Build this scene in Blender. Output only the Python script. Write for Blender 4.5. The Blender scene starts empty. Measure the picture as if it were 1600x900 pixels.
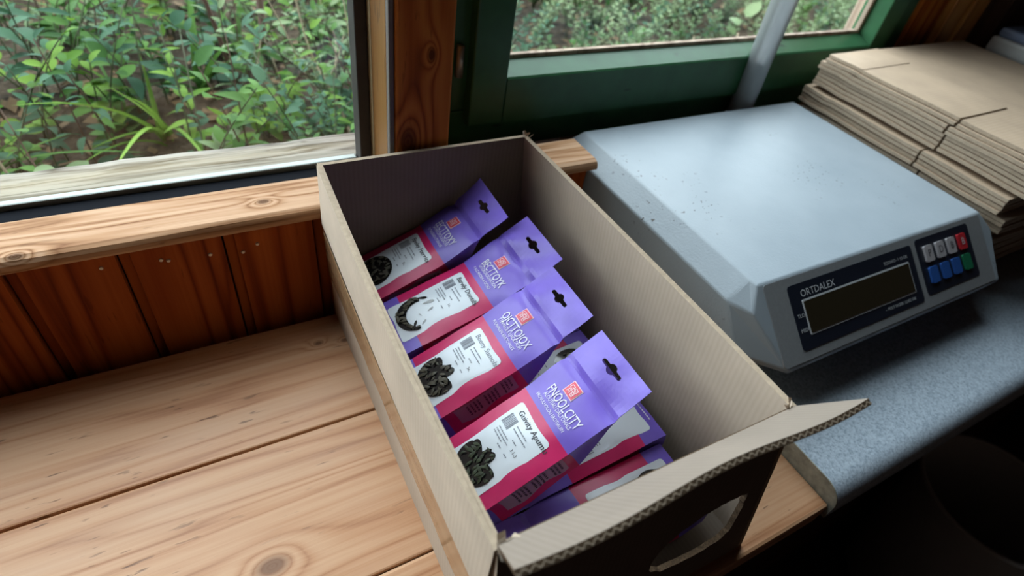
import bpy, bmesh, math, random
from mathutils import Vector, Matrix
from mathutils.geometry import delaunay_2d_cdt
random.seed(7)
scn = bpy.context.scene
COL = scn.collection
R = math.radians

# ------------------------------------------------------------------ camera
def make_camera():
    cam = bpy.data.cameras.new('camera')
    ob = bpy.data.objects.new('camera', cam); COL.objects.link(ob)
    cam.sensor_width = 36.0; cam.lens = 36.0 * 900 / 1600
    cam.clip_start = 0.01
    a, b, c = R(-34.811), R(42.370), R(10.266)
    yaw = Matrix.Rotation(a, 3, 'Z')
    right = Vector((1, 0, 0)); down = Vector((0, -math.sin(b), -math.cos(b))); fwd = Vector((0, math.cos(b), -math.sin(b)))
    r2 = right * math.cos(c) - down * math.sin(c)
    d2 = right * math.sin(c) + down * math.cos(c)
    X = yaw @ r2; Y = yaw @ (-d2); Z = yaw @ (-fwd)
    m = Matrix((X, Y, Z)).transposed().to_4x4()
    m.translation = Vector((0, 0, 0.45))
    ob.matrix_world = m
    cam.dof.use_dof = True
    cam.dof.focus_distance = 0.43
    cam.dof.aperture_fstop = 6.0
    scn.camera = ob
make_camera()

# ------------------------------------------------------------------ daylight: even overcast sky
w = bpy.data.worlds.new('overcast_sky'); scn.world = w; w.use_nodes = True
bg = w.node_tree.nodes['Background']
bg.inputs[0].default_value = (0.84, 0.92, 1.0, 1); bg.inputs[1].default_value = 7.2
for nm, loc, sx, sz, rot in (('portal_1', (-.555, .60, .94), 1.39, 1.62, (R(-90), 0, 0)), ('portal_2', (.64, .60, .97), .65, 1.55, (R(-90), 0, 0)),):
    l = bpy.data.lights.new(nm, 'AREA'); l.shape = 'RECTANGLE'; l.size = sx; l.size_y = sz
    l.cycles.is_portal = True
    o = bpy.data.objects.new(nm, l); COL.objects.link(o); o.location = loc
    o.rotation_euler = rot                     # facing into the room
vs = scn.view_settings
scn.display_settings.display_device = 'sRGB'
vs.view_transform = 'Standard'; vs.look = 'None'; vs.gamma = 1.0; vs.use_curve_mapping = False
vs.exposure = 0.18
try:
    scn.cycles.max_bounces = 8; scn.cycles.diffuse_bounces = 2; scn.cycles.transparent_max_bounces = 12
    scn.cycles.use_denoising = True
    scn.cycles.sample_clamp_indirect = 6
except Exception: pass

# ------------------------------------------------------------------ materials
MAT = {}
class NB:
    def __init__(s, name):
        s.m = bpy.data.materials.new(name); s.m.use_nodes = True
        s.t = s.m.node_tree; s.p = s.t.nodes['Principled BSDF']; s.out = s.t.nodes['Material Output']
        MAT[name] = s.m
    def n(s, typ, **kw):
        nd = s.t.nodes.new(typ)
        for k, v in kw.items():
            if k.startswith('i_'):
                key = k[2:]
                key = int(key) if key.isdigit() else key.replace('_', ' ')
                nd.inputs[key].default_value = v
            else: setattr(nd, k, v)
        return nd
    def l(s, a, b): s.t.links.new(a, b)
    def coord(s, scale=(1, 1, 1), kind='Object', rot=(0, 0, 0), loc=(0, 0, 0)):
        tc = s.n('ShaderNodeTexCoord'); mp = s.n('ShaderNodeMapping')
        mp.inputs['Scale'].default_value = scale; mp.inputs['Rotation'].default_value = rot; mp.inputs['Location'].default_value = loc
        s.l(tc.outputs[kind], mp.inputs['Vector']); return mp.outputs[0]
    def noise(s, vec, scale=5, detail=4, rough=.55, dist=0):
        nd = s.n('ShaderNodeTexNoise'); nd.inputs['Scale'].default_value = scale; nd.inputs['Detail'].default_value = detail
        nd.inputs['Roughness'].default_value = rough; nd.inputs['Distortion'].default_value = dist
        s.l(vec, nd.inputs['Vector']); return nd.outputs[0]
    def ramp(s, fac, stops):
        nd = s.n('ShaderNodeValToRGB'); cr = nd.color_ramp
        while len(cr.elements) < len(stops): cr.elements.new(.5)
        for e, (p, c) in zip(cr.elements, stops):
            e.position = p; e.color = (*c, 1) if len(c) == 3 else c
        s.l(fac, nd.inputs[0]); return nd.outputs[0]
    def mix(s, fac, a, b, mode='MIX'):
        nd = s.n('ShaderNodeMix', data_type='RGBA', blend_type=mode)
        for sock, v in ((nd.inputs[0], fac), (nd.inputs[6], a), (nd.inputs[7], b)):
            if hasattr(v, 'node'): s.l(v, sock)
            elif isinstance(v, (int, float)): sock.default_value = v
            else: sock.default_value = (*v, 1)
        return nd.outputs[2]
    def math(s, op, a, b=None):
        nd = s.n('ShaderNodeMath', operation=op)
        for i, v in enumerate((a, b)):
            if v is None: continue
            if hasattr(v, 'node'): s.l(v, nd.inputs[i])
            else: nd.inputs[i].default_value = v
        return nd.outputs[0]
    def bump(s, h, strength=.3, dist=.001):
        nd = s.n('ShaderNodeBump'); nd.inputs['Strength'].default_value = strength; nd.inputs['Distance'].default_value = dist
        s.l(h, nd.inputs['Height']); s.l(nd.outputs[0], s.p.inputs['Normal'])
    def col(s, v):
        if hasattr(v, 'node'): s.l(v, s.p.inputs['Base Color'])
        else: s.p.inputs['Base Color'].default_value = (*v, 1)
    def rough(s, v):
        if hasattr(v, 'node'): s.l(v, s.p.inputs['Roughness'])
        else: s.p.inputs['Roughness'].default_value = v
    def spec(s, v): s.p.inputs['Specular IOR Level'].default_value = v

def plain(name, c, rough=.5, spec=.5, metal=0, noise_amt=.0, nscale=40):
    b = NB(name)
    if noise_amt:
        v = b.coord(); f = b.noise(v, nscale, 3)
        k = noise_amt
        b.col(b.ramp(f, [(.3, tuple(x * (1 - k) for x in c)), (.7, tuple(min(1, x * (1 + k)) for x in c))]))
    else: b.col(c)
    b.rough(rough); b.spec(spec); b.p.inputs['Metallic'].default_value = metal
    return b.m

def wood(name, dark, mid, light, axis='x', rough=.45, ring=26, streak=1.0, specks=.6, knots=(), rnd=True, spec=.4, wear=None, gs=1.0, fine=.4):
    """pine: long rings across the grain, fine streaks, dark flecks and knots"""
    b = NB(name)
    sc = {'x': (.06, 1, 1), 'z': (1, 1, .06), 'y': (1, .06, 1)}[axis]
    tc = b.n('ShaderNodeTexCoord'); vec = tc.outputs['Object']
    if rnd:
        oi = b.n('ShaderNodeObjectInfo')
        ad = b.n('ShaderNodeVectorMath', operation='MULTIPLY_ADD')
        cx = b.n('ShaderNodeCombineXYZ')
        for i in range(3): b.l(oi.outputs['Random'], cx.inputs[i])
        b.l(cx.outputs[0], ad.inputs[0]); ad.inputs[1].default_value = (7.3, 3.1, 5.7); b.l(vec, ad.inputs[2]); vec2 = ad.outputs[0]
    else: vec2 = vec
    # knots warp the coordinates
    kmask = None; krings = None
    for (kx, ky, kz, rad) in knots:
        d = b.n('ShaderNodeVectorMath', operation='SUBTRACT'); b.l(vec, d.inputs[0]); d.inputs[1].default_value = (kx, ky, kz)
        m = b.n('ShaderNodeVectorMath', operation='MULTIPLY'); b.l(d.outputs[0], m.inputs[0])
        m.inputs[1].default_value = {'x': (.62, 1, 1), 'z': (1, 1, .55), 'y': (1, .6, 1)}[axis]
        ln = b.n('ShaderNodeVectorMath', operation='LENGTH'); b.l(m.outputs[0], ln.inputs[0])
        q = b.math('DIVIDE', ln.outputs['Value'], rad)
        e = b.math('POWER', 2.718, b.math('MULTIPLY', q, -1.0))
        kmask = e if kmask is None else b.math('ADD', kmask, e)
    mp = b.n('ShaderNodeMapping'); mp.inputs['Scale'].default_value = sc; b.l(vec2, mp.inputs[0]); gv = mp.outputs[0]
    n1 = b.noise(gv, 9 * gs, 3, .5, .4)
    f = b.math('MULTIPLY', n1, ring * .35)
    if kmask is not None: f = b.math('ADD', f, b.math('MULTIPLY', kmask, 5.0))
    rings = b.math('ABSOLUTE', b.math('SINE', b.math('MULTIPLY', f, 3.1416)))
    mp2 = b.n('ShaderNodeMapping'); mp2.inputs['Scale'].default_value = tuple(1 if q == 1 else .02 for q in sc); b.l(vec2, mp2.inputs[0])
    n2 = b.noise(mp2.outputs[0], 260 * streak, 3, .6)
    n3 = b.noise(vec2, 7, 3)
    g = b.math('ADD', b.math('MULTIPLY', rings, .42), b.math('ADD', b.math('MULTIPLY_ADD', n2, fine), b.math('MULTIPLY', n3, .35)))
    g.node.inputs[1].links[0].from_node.inputs[0].links[0].from_node.inputs[2].default_value = -.5 * (fine - .4)
    c = b.ramp(g, [(.25, dark), (.55, mid), (.85, light)])
    mp3 = b.n('ShaderNodeMapping'); mp3.inputs['Scale'].default_value = tuple(1 if q == 1 else .16 for q in sc); b.l(vec2, mp3.inputs[0])
    sp = b.ramp(b.noise(mp3.outputs[0], 210, 2, .5), [(.655, (0, 0, 0)), (.70, (1, 1, 1))])
    area = b.ramp(b.noise(vec2, 11, 2), [(.45, (0, 0, 0)), (.62, (1, 1, 1))])
    spm = b.math('MULTIPLY', b.math('MULTIPLY', sp, area), specks)
    c = b.mix(spm, c, tuple(x * .35 for x in dark))
    if wear:
        wm = b.ramp(b.noise(gv, 14, 4), [(.5, (0, 0, 0)), (.7, (1, 1, 1))])
        c = b.mix(b.math('MULTIPLY', wm, .55), c, wear)
    if kmask is not None:
        km = b.ramp(kmask, [(.30, (0, 0, 0)), (.62, (1, 1, 1))])
        c = b.mix(b.math('MULTIPLY', km, .85), c, tuple(x * .45 for x in dark))
    b.col(c); b.rough(b.ramp(n3, [(.3, (rough - .08,) * 3), (.7, (rough + .1,) * 3)])); b.spec(spec)
    b.bump(b.math('ADD', n2, b.math('MULTIPLY', spm, -1.0)), .22, .0006)
    return b.m

wood('table_pine', (0.3468, 0.1378, 0.05426), (0.5057, 0.252, 0.1245), (0.5779, 0.3259, 0.1819), 'x', rough=.48, knots=((-.023, .203, 0, .0085), (.06, .40, 0, .003), (.085, .395, 0, .003)), specks=.95, gs=1.7, fine=.75, wear=(.54, .335, .215), rnd=False)
wood('wall_pine', (0.1035, 0.0162, 0.0036), (0.2587, 0.0495, 0.00864), (0.3726, 0.09, 0.01728), 'z', rough=.65, ring=34, specks=.3, spec=.1)
wood('sill_pine', (0.183, 0.0732, 0.02745), (0.4118, 0.2211, 0.1144), (0.549, 0.3431, 0.2135), 'x', rough=.72, spec=.12, knots=((-.137, .443, .132, .0045), (.04, .462, .132, .004)), specks=.5, rnd=False, wear=(.46, .31, .20), gs=2.2, fine=.7)
wood('post_pine', (0.143, 0.033, 0.008), (0.352, 0.0935, 0.0176), (0.495, 0.165, 0.032), 'z', rough=.6, spec=.1, ring=26, knots=((.166, .44, .185, .010), (.186, .44, .262, .004)), rnd=False)
wood('orange_trim_pine', (.12, .048, .010), (.17, .075, .018), (.22, .105, .030), 'z', rough=.35)
wood('pale_trim_pine', (.17, .11, .045), (.22, .15, .07), (.25, .175, .09), 'z', rough=.4)
wood('bright_trim_pine', (.42, .17, .04), (.60, .28, .075), (.72, .38, .12), 'z', rough=.4)
wood('weathered_wood', (0.0192, 0.016, 0.0128), (0.1408, 0.128, 0.1152), (0.2816, 0.2624, 0.2304), 'x', rough=.9, ring=30, specks=1.0, gs=3.5, fine=1.0, wear=(.26, .21, .125), rnd=False, spec=.02)
wood('outside_board_wood', (0.18, 0.12, 0.09), (0.34, 0.25, 0.19), (0.46, 0.35, 0.27), 'z', rough=.8, spec=.15)
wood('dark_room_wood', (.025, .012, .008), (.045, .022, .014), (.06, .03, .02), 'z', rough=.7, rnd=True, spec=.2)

def green_paint(name, c):
    b = NB(name); v = b.coord((1, 1, 1)); g = b.coord((.04, 1, 1))
    n = b.noise(g, 160, 3); d = b.noise(v, 30, 4)
    col = b.ramp(d, [(.3, tuple(x * .75 for x in c)), (.7, c)])
    sp = b.ramp(b.noise(b.coord((.25, 1, 1)), 60, 2), [(.70, (0, 0, 0)), (.75, (1, 1, 1))])
    b.col(b.mix(b.math('MULTIPLY', sp, .8), col, tuple(x * .25 for x in c))); b.rough(.30); b.spec(.28); b.bump(n, .12, .0004)
green_paint('green_paint', (.036, .130, .055))
plain('dark_rubber', (.010, .011, .014), .9, .05)
plain('aluminium_strip', (0.2, 0.216, 0.2), .45, metal=.85)
plain('grey_jamb', (.04, .035, .033), .5, .25, noise_amt=.25)
plain('white_seal', (.14, .125, .11), .6, .2)
plain('brass_hinge', (.35, .33, .30), .35, metal=.6)
plain('screw_steel', (.45, .43, .40), .35, metal=.8)
plain('hole_dark', (.02, .012, .008), .8)

def glass_mat():
    b = NB('window_glass')
    tr = b.n('ShaderNodeBsdfTransparent'); tr.inputs[0].default_value = (.93, .96, .95, 1)
    gl = b.n('ShaderNodeBsdfGlossy'); gl.inputs['Roughness'].default_value = .02
    lw = b.n('ShaderNodeLayerWeight'); lw.inputs[0].default_value = .5
    f5 = b.math('POWER', lw.outputs['Facing'], 5.0); f5 = b.math('ADD', b.math('MULTIPLY', f5, .9), .03)
    mx = b.n('ShaderNodeMixShader'); b.l(f5, mx.inputs[0]); b.l(tr.outputs[0], mx.inputs[1]); b.l(gl.outputs[0], mx.inputs[2])
    b.l(mx.outputs[0], b.out.inputs[0])
glass_mat()

def cardboard(name, c, axis='x', pitch=.0042, amt=.06, rough=.75):
    """kraft liner with the faint ribs of its flutes"""
    b = NB(name); v = b.coord()
    wv = b.n('ShaderNodeTexWave', wave_type='BANDS', bands_direction={'x': 'X', 'y': 'Y', 'z': 'Z'}[axis]); wv.inputs['Scale'].default_value = .314 / pitch
    wv.inputs['Distortion'].default_value = .6; wv.inputs['Detail'].default_value = 1.5; b.l(v, wv.inputs[0])
    n = b.noise(v, 18, 4); nf = b.noise(v, 420, 2)
    base = b.ramp(n, [(.25, tuple(x * .86 for x in c)), (.75, tuple(x * 1.1 for x in c))])
    base = b.mix(amt, base, b.ramp(wv.outputs[0], [(0, tuple(x * .35 for x in c)), (1, (1, .95, .85))]))
    fl = b.ramp(nf, [(.70, (0, 0, 0)), (.78, (1, 1, 1))])
    base = b.mix(b.math('MULTIPLY', fl, .25), base, tuple(x * .5 for x in c))
    b.col(base); b.rough(rough); b.spec(.25)
    b.bump(b.math('ADD', wv.outputs[0], b.math('MULTIPLY', n, .6)), .07, .0006)
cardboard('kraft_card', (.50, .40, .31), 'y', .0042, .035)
cardboard('kraft_card_shaded', (.20, .158, .124), 'x', .0042, .018)  # same card, darker: shade of end walls and front flap put into colour
cardboard('stack_card', (.50, .365, .255), 'y', .005, .03)
plain('card_edge', (.40, .31, .225), .9, .1, noise_amt=.12, nscale=260)
plain('card_core', (.10, .065, .04), .9, .1, noise_amt=.5, nscale=700)
b = NB('parcel_tape'); b.col(b.ramp(b.noise(b.coord((1, .2, 1)), 60, 3), [(.3, (.30, .17, .085)), (.7, (.42, .26, .14))])); b.rough(.22); b.spec(.6)

# pouches
def foil(name, c):
    b = NB(name); v = b.coord(); n = b.noise(v, 60, 3); b.col(b.ramp(n, [(.3, tuple(x * .93 for x in c)), (.7, tuple(min(1, x * 1.06) for x in c))]))
    b.rough(.36); b.spec(.45); b.bump(b.noise(v, 45, 2, .5, .6), .12, .0025)
foil('purple_foil', (.185, .118, .57)); foil('pink_foil', (.60, .018, .125)); foil('dark_purple_foil', (.075, .035, .20))
plain('label_paper', (.78, .84, .90), .3, .5)
plain('faded_label_paper', (.42, .25, .34), .4, .4)
plain('label_ink', (.045, .045, .06), .5); plain('label_grey_ink', (.26, .28, .33), .5); plain('side_ink', (.10, .05, .08), .5)
plain('white_ink', (.80, .78, .86), .4); plain('logo_red', (.72, .05, .10), .4); plain('logo_pink', (.85, .55, .60), .4)
plain('pouch_window', (.012, .012, .012), .12, .7)
plain('window_print', (.66, .70, .74), .3)
def herb(name, c):
    b = NB(name); v = b.coord(); b.col(b.ramp(b.noise(v, 300, 3), [(.3, tuple(x * .5 for x in c)), (.7, tuple(x * 1.4 for x in c))])); b.rough(.55)
herb('dried_herb_brown', (.075, .065, .04)); herb('dried_herb_green', (.05, .065, .035))

# weighing scale and worktop
b = NB('scale_enamel'); v = b.coord(); b.col(b.ramp(b.noise(v, 12, 3), [(.3, (.30, .35, .395)), (.7, (.35, .40, .445))])); b.rough(.42); b.spec(.42)
sp = b.ramp(b.noise(v, 210, 1), [(.685, (0, 0, 0)), (.70, (1, 1, 1))])
ar = b.ramp(b.noise(v, 11, 2), [(.56, (0, 0, 0)), (.66, (1, 1, 1))])
c0 = b.ramp(b.noise(v, 12, 3), [(.3, (.30, .35, .395)), (.7, (.35, .40, .445))])
b.col(b.mix(b.math('MULTIPLY', sp, ar), c0, (.07, .06, .05)))
b.bump(b.noise(v, 420, 2, .6), .22, .0010)
plain('scale_panel_grey', (.24, .25, .26), .45, noise_amt=.06, nscale=300)
plain('panel_navy', (.012, .016, .028), .3); plain('display_glass', (.028, .022, .012), .12, .6); plain('panel_print', (.55, .57, .60), .5)
plain('key_white', (.42, .40, .42), .45); plain('key_red', (.50, .02, .03), .45); plain('key_blue', (.02, .09, .34), .45); plain('key_green', (.01, .15, .07), .45)
plain('key_print', (.10, .09, .10), .5); plain('black_rubber', (.015, .015, .016), .7); plain('dark_steel', (.05, .052, .055), .5)
b = NB('worktop_laminate'); v = b.coord(); n = b.noise(v, 380, 2, .7)
b.col(b.ramp(n, [(.32, (.27, .33, .40)), (.5, (.42, .49, .57)), (.68, (.52, .60, .67))])); b.rough(.42); b.spec(.4)
plain('worktop_edge', (.34, .33, .27), .6, noise_amt=.3, nscale=120)
b = NB('translucent_pipe'); b.col((.50, .52, .52)); b.rough(.25); b.p.inputs['Transmission Weight'].default_value = .25
plain('room_dark', (.035, .028, .022), .8); plain('floor_dark', (.02, .017, .015), .7)
plain('crate_blue', (.20, .25, .38), .5); plain('crate_grey', (.60, .60, .57), .5); plain('bin_white', (.45, .45, .44), .5)

# garden
def leaf(name, c, c2, trans=.3):
    b = NB(name); oi = b.n('ShaderNodeObjectInfo'); v = b.coord()
    n = b.noise(v, 25, 2)
    f = b.math('ADD', b.math('MULTIPLY', oi.outputs['Random'], .75), b.math('MULTIPLY', n, .5))
    cc = b.ramp(f, [(.15, c), (.95, c2)]); b.col(cc); b.rough(.6); b.spec(.12)
    tl = b.n('ShaderNodeBsdfTranslucent'); b.l(cc, tl.inputs[0]); mx = b.n('ShaderNodeMixShader'); mx.inputs[0].default_value = trans
    b.l(b.p.outputs[0], mx.inputs[1]); b.l(tl.outputs[0], mx.inputs[2]); b.l(mx.outputs[0], b.out.inputs[0])
leaf('leaf_mid', (0.01952, 0.0732, 0.01708), (0.09272, 0.2001, 0.03904)); leaf('leaf_blue', (0.02196, 0.0732, 0.0366), (0.06832, 0.1513, 0.08296))
leaf('leaf_lime', (0.05856, 0.1513, 0.01464), (0.1708, 0.2928, 0.04392)); leaf('leaf_pale', (0.1025, 0.1708, 0.0732), (0.2245, 0.2977, 0.1513)); leaf('leaf_dry', (0.1122, 0.06588, 0.03172), (0.2318, 0.1513, 0.07808), .15)
plain('stem_green', (0.06, 0.072, 0.028), .7); plain('stem_tan', (0.3, 0.236, 0.15), .8); plain('stem_red', (0.08, 0.04, 0.024), .8)
b = NB('garden_soil'); v = b.coord(); b.col(b.ramp(b.noise(v, 28, 6, .7), [(.3, (.018, .014, .010)), (.55, (.068, .05, .034)), (.75, (.15, .11, .076))])); b.rough(.95); b.spec(.1); b.bump(b.noise(v, 40, 5), 1, .02)

# ------------------------------------------------------------------ builders
def link(name, me, parent=None, kind=None):
    o = bpy.data.objects.new(name, me); COL.objects.link(o)
    if parent is not None: o.parent = parent
    if kind: o['kind'] = kind
    return o
def mk(name, verts, faces, mats, parent=None, fm=None, smooth=False, kind=None):
    me = bpy.data.meshes.new(name); me.from_pydata([tuple(v) for v in verts], [], faces)
    for m in ([mats] if isinstance(mats, str) else mats): me.materials.append(MAT[m])
    if fm: me.polygons.foreach_set('material_index', fm)
    if smooth: me.polygons.foreach_set('use_smooth', [True] * len(me.polygons))
    me.update(); return link(name, me, parent, kind)
def mkbm(name, bm, mats, parent=None, smooth=False, kind=None):
    me = bpy.data.meshes.new(name); bm.normal_update(); bm.to_mesh(me); bm.free()
    for m in ([mats] if isinstance(mats, str) else mats): me.materials.append(MAT[m])
    if smooth: me.polygons.foreach_set('use_smooth', [True] * len(me.polygons))
    return link(name, me, parent, kind)
def thing(name, label, cat, loc=(0, 0, 0), group=None, rotz=0):
    o = bpy.data.objects.new(name, None); COL.objects.link(o); o.location = loc; o.rotation_euler = (0, 0, rotz); o.empty_display_size = .02
    tag(o, label, cat, group); return o
def tag(o, label, cat, group=None):
    o['label'] = label; o['category'] = cat
    if group: o['group'] = group
    return o
def structure(name, loc=(0, 0, 0)):
    o = bpy.data.objects.new(name, None); COL.objects.link(o); o['kind'] = 'structure'; o.location = loc; o.empty_display_size = .02; return o
def boxbm(bm, x0, x1, y0, y1, z0, z1, bev=0, seg=2):
    t = bmesh.new(); bmesh.ops.create_cube(t, size=1)
    for v in t.verts: v.co = Vector(((x0 + x1) / 2 + v.co.x * (x1 - x0), (y0 + y1) / 2 + v.co.y * (y1 - y0), (z0 + z1) / 2 + v.co.z * (z1 - z0)))
    if bev: bmesh.ops.bevel(t, geom=t.edges[:], offset=bev, segments=seg, affect='EDGES', profile=.5)
    me = bpy.data.meshes.new('tmp'); t.to_mesh(me); t.free(); bm.from_mesh(me); bpy.data.meshes.remove(me)
def box(name, x0, x1, y0, y1, z0, z1, mat, parent=None, bev=0, seg=2, kind=None, smooth=False):
    bm = bmesh.new(); boxbm(bm, x0, x1, y0, y1, z0, z1, bev, seg); return mkbm(name, bm, mat, parent, smooth, kind)
def tube_geo(pts, r, n=8, V=None, Fc=None, caps=True, r2=None):
    V = [] if V is None else V; Fc = [] if Fc is None else Fc
    pts = [Vector(p) for p in pts]; base = len(V); N = len(pts)
    for i, p in enumerate(pts):
        t = (pts[min(i + 1, N - 1)] - pts[max(i - 1, 0)]).normalized()
        a = t.cross(Vector((0, 0, 1)));  a = a if a.length > .05 else t.cross(Vector((1, 0, 0)))
        a.normalize(); bb = t.cross(a); rr = r if r2 is None else r + (r2 - r) * i / (N - 1)
        for k in range(n):
            an = 2 * math.pi * k / n; V.append(p + a * (rr * math.cos(an)) + bb * (rr * math.sin(an)))
    for i in range(N - 1):
        for k in range(n):
            k2 = (k + 1) % n; Fc.append((base + i * n + k, base + i * n + k2, base + (i + 1) * n + k2, base + (i + 1) * n + k))
    if caps: Fc.append(tuple(base + k for k in range(n))[::-1]); Fc.append(tuple(base + (N - 1) * n + k for k in range(n)))
    return V, Fc
def tube(name, pts, r, mat, parent=None, n=10, r2=None):
    V, Fc = tube_geo(pts, r, n, r2=r2); return mk(name, V, Fc, mat, parent, smooth=True)
def lerp(a, b, t): return a + (b - a) * t
def slab(name, p00, p10, p11, p01, th, mats, parent=None, nx=8, ny=8, warp=None):
    """a sheet of board: p00-p10 one way, p00-p01 the other; thickness goes along the normal (p10-p00)x(p01-p00)"""
    p00, p10, p11, p01 = map(Vector, (p00, p10, p11, p01))
    nrm = (p10 - p00).cross(p01 - p00).normalized(); V = []; Fc = []; fm = []
    for s in (0, 1):
        for j in range(ny + 1):
            for i in range(nx + 1):
                a, c = i / nx, j / ny
                p = lerp(lerp(p00, p10, a), lerp(p01, p11, a), c) + nrm * (th * s)
                if warp: p = p + nrm * warp(a, c)
                V.append(p)
    M = (nx + 1) * (ny + 1); ix = lambda i, j, s: s * M + j * (nx + 1) + i
    for j in range(ny):
        for i in range(nx):
            Fc.append((ix(i, j, 0), ix(i, j + 1, 0), ix(i + 1, j + 1, 0), ix(i + 1, j, 0))); fm.append(0)
            Fc.append((ix(i, j, 1), ix(i + 1, j, 1), ix(i + 1, j + 1, 1), ix(i, j + 1, 1))); fm.append(0)
    for i in range(nx):
        for j, fl in ((0, 0), (ny, 1)):
            q = (ix(i, j, 0), ix(i + 1, j, 0), ix(i + 1, j, 1), ix(i, j, 1)); Fc.append(q if not fl else q[::-1]); fm.append(1)
    for j in range(ny):
        for i, fl in ((0, 1), (nx, 0)):
            q = (ix(i, j, 0), ix(i, j + 1, 0), ix(i, j + 1, 1), ix(i, j, 1)); Fc.append(q if not fl else q[::-1]); fm.append(1)
    return mk(name, V, Fc, mats, parent, fm)
def clone(root, loc=None):
    r = root.copy(); COL.objects.link(r)
    if loc: r.location = loc
    for ch in root.children:
        c = ch.copy(); COL.objects.link(c); c.parent = r
        for g in ch.children:
            d = g.copy(); COL.objects.link(d); d.parent = c
    return r
_txt = {}
def text_geo(body, size, align='CENTER', shear=0, bold=0, xs=1):
    key = (body, size, align, shear, bold, xs)
    if key in _txt: return _txt[key]
    cu = bpy.data.curves.new('t', 'FONT'); cu.body = body; cu.size = size; cu.align_x = align; cu.align_y = 'CENTER'; cu.resolution_u = 2; cu.shear = shear; cu.offset = bold
    ob = bpy.data.objects.new('t', cu); COL.objects.link(ob)
    me = ob.to_mesh(); r = ([(v.co.x * xs, v.co.y) for v in me.vertices], [tuple(p.vertices) for p in me.polygons]); ob.to_mesh_clear()
    bpy.data.objects.remove(ob); bpy.data.curves.remove(cu); _txt[key] = r; return r

# ================================================================== the setting
YW = .447           # face of the boarded wall under the left window
# room shell
def shell(name, *a, mat='room_dark'): return box(name, *a, mat, kind='structure')
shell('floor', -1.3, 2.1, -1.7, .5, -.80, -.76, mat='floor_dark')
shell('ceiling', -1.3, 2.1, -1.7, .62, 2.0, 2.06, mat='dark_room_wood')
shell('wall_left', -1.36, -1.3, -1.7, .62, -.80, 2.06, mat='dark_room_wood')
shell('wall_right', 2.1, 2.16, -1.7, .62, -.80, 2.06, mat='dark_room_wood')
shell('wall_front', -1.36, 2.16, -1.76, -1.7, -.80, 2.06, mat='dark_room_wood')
# window wall: below the windows, above them, beside them
wb = structure('wall_back')
bm = bmesh.new()
boxbm(bm, -1.36, .386, .456, .563, -.80, .094); boxbm(bm, -1.36, .386, .456, .515, .094, .119)
boxbm(bm, .385, 2.16, .575, .60, -.80, .095)
boxbm(bm, -1.36, -1.25, .456, .60, .119, 2.06)
boxbm(bm, -1.25, .25, .456, .60, 1.75, 2.06)
boxbm(bm, .234, 2.16, .56, .64, 1.75, 2.06)
boxbm(bm, 1.255, 2.16, .56, .64, .095, 1.75)
mkbm('wall_core', bm, 'dark_room_wood', wb)
# vertical tongue-and-groove boards under the sill, each board its own piece
seams = [-1.25, -1.15, -1.05, -.95, -.87, -.79, -.71, -.63, -.55, -.47, -.392, -.312, -.232, -.1525, -.0785, .0005, .0775, .155, .235, .31, .385]
for i in range(len(seams) - 1):
    x0, x1 = seams[i], seams[i + 1]
    bm = bmesh.new(); g = .0085
    xs = [(x0 + .0006, .4555), (x0 + .001, YW + .0055), (x0 + g, YW + .005), (x0 + g + .001, YW), (x1 - .001, YW), (x1 - .0006, .4555)]
    lo = [bm.verts.new((x, y, -.30)) for x, y in xs]; hi = [bm.verts.new((x, y, .1195)) for x, y in xs]
    for k in range(5): bm.faces.new((lo[k], lo[k + 1], hi[k + 1], hi[k]))
    mkbm('board', bm, 'wall_pine', wb)
def px_screw(x, z): 
    bm = bmesh.new(); bmesh.ops.create_cone(bm, cap_ends=True, segments=12, radius1=.0018, radius2=.0014, depth=.0012)
    bmesh.ops.rotate(bm, verts=bm.verts, matrix=Matrix.Rotation(R(90), 3, 'X')); bmesh.ops.translate(bm, verts=bm.verts, vec=(x, YW - .0005, z))
    mkbm('screw', bm, 'screw_steel', wb)
for x, z in ((-.091, .104), (-.049, .101), (-.044, .099), (-.012, .097), (.027, .099), (.014, .093), (.108, .098)): px_screw(x, z)

# left window: inner sill, gasket, metal strip, pane, weathered outer sill
w1 = structure('window_1')
bm = bmesh.new(); prof = [(.438, .1215), (.4372, .124), (.4378, .1275), (.440, .1305), (.444, .1320), (.489, .1320), (.489, .1195), (.440, .1195)]
N = 40
rows = []
for i in range(N + 1):
    x = -1.25 + 1.639 * i / N
    rows.append([bm.verts.new((x, y + (.0006 * math.sin(i * 1.7) + .0005 * math.sin(i * .6) if k < 4 else 0), z)) for k, (y, z) in enumerate(prof)])
for i in range(N):
    for k in range(len(prof)): k2 = (k + 1) % len(prof); bm.faces.new((rows[i][k], rows[i][k2], rows[i + 1][k2], rows[i + 1][k]))
bm.faces.new(rows[0][::-1]); bm.faces.new(rows[-1]); bmesh.ops.recalc_face_normals(bm, faces=bm.faces)
mkbm('window_sill', bm, 'sill_pine', w1)
box('gasket', -1.25, .138, .489, .5055, .120, .1315, 'dark_rubber', w1, .001)
box('metal_strip', -1.25, .138, .5055, .514, .120, .1365, 'aluminium_strip', w1, .0015)
box('glass_pane', -1.25, .139, .5105, .5125, .136, 1.75, 'window_glass', w1)
bm = bmesh.new(); boxbm(bm, -1.25, .172, .5165, .567, .095, .1335)
bmesh.ops.subdivide_edges(bm, edges=[e for e in bm.edges if abs(e.verts[0].co.x - e.verts[1].co.x) > .5], cuts=60)
bmesh.ops.bevel(bm, geom=[e for e in bm.edges if all(v.co.y > .56 and v.co.z > .13 for v in e.verts)], offset=.006, segments=3, affect='EDGES')
rr = random.Random(3)
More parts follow.
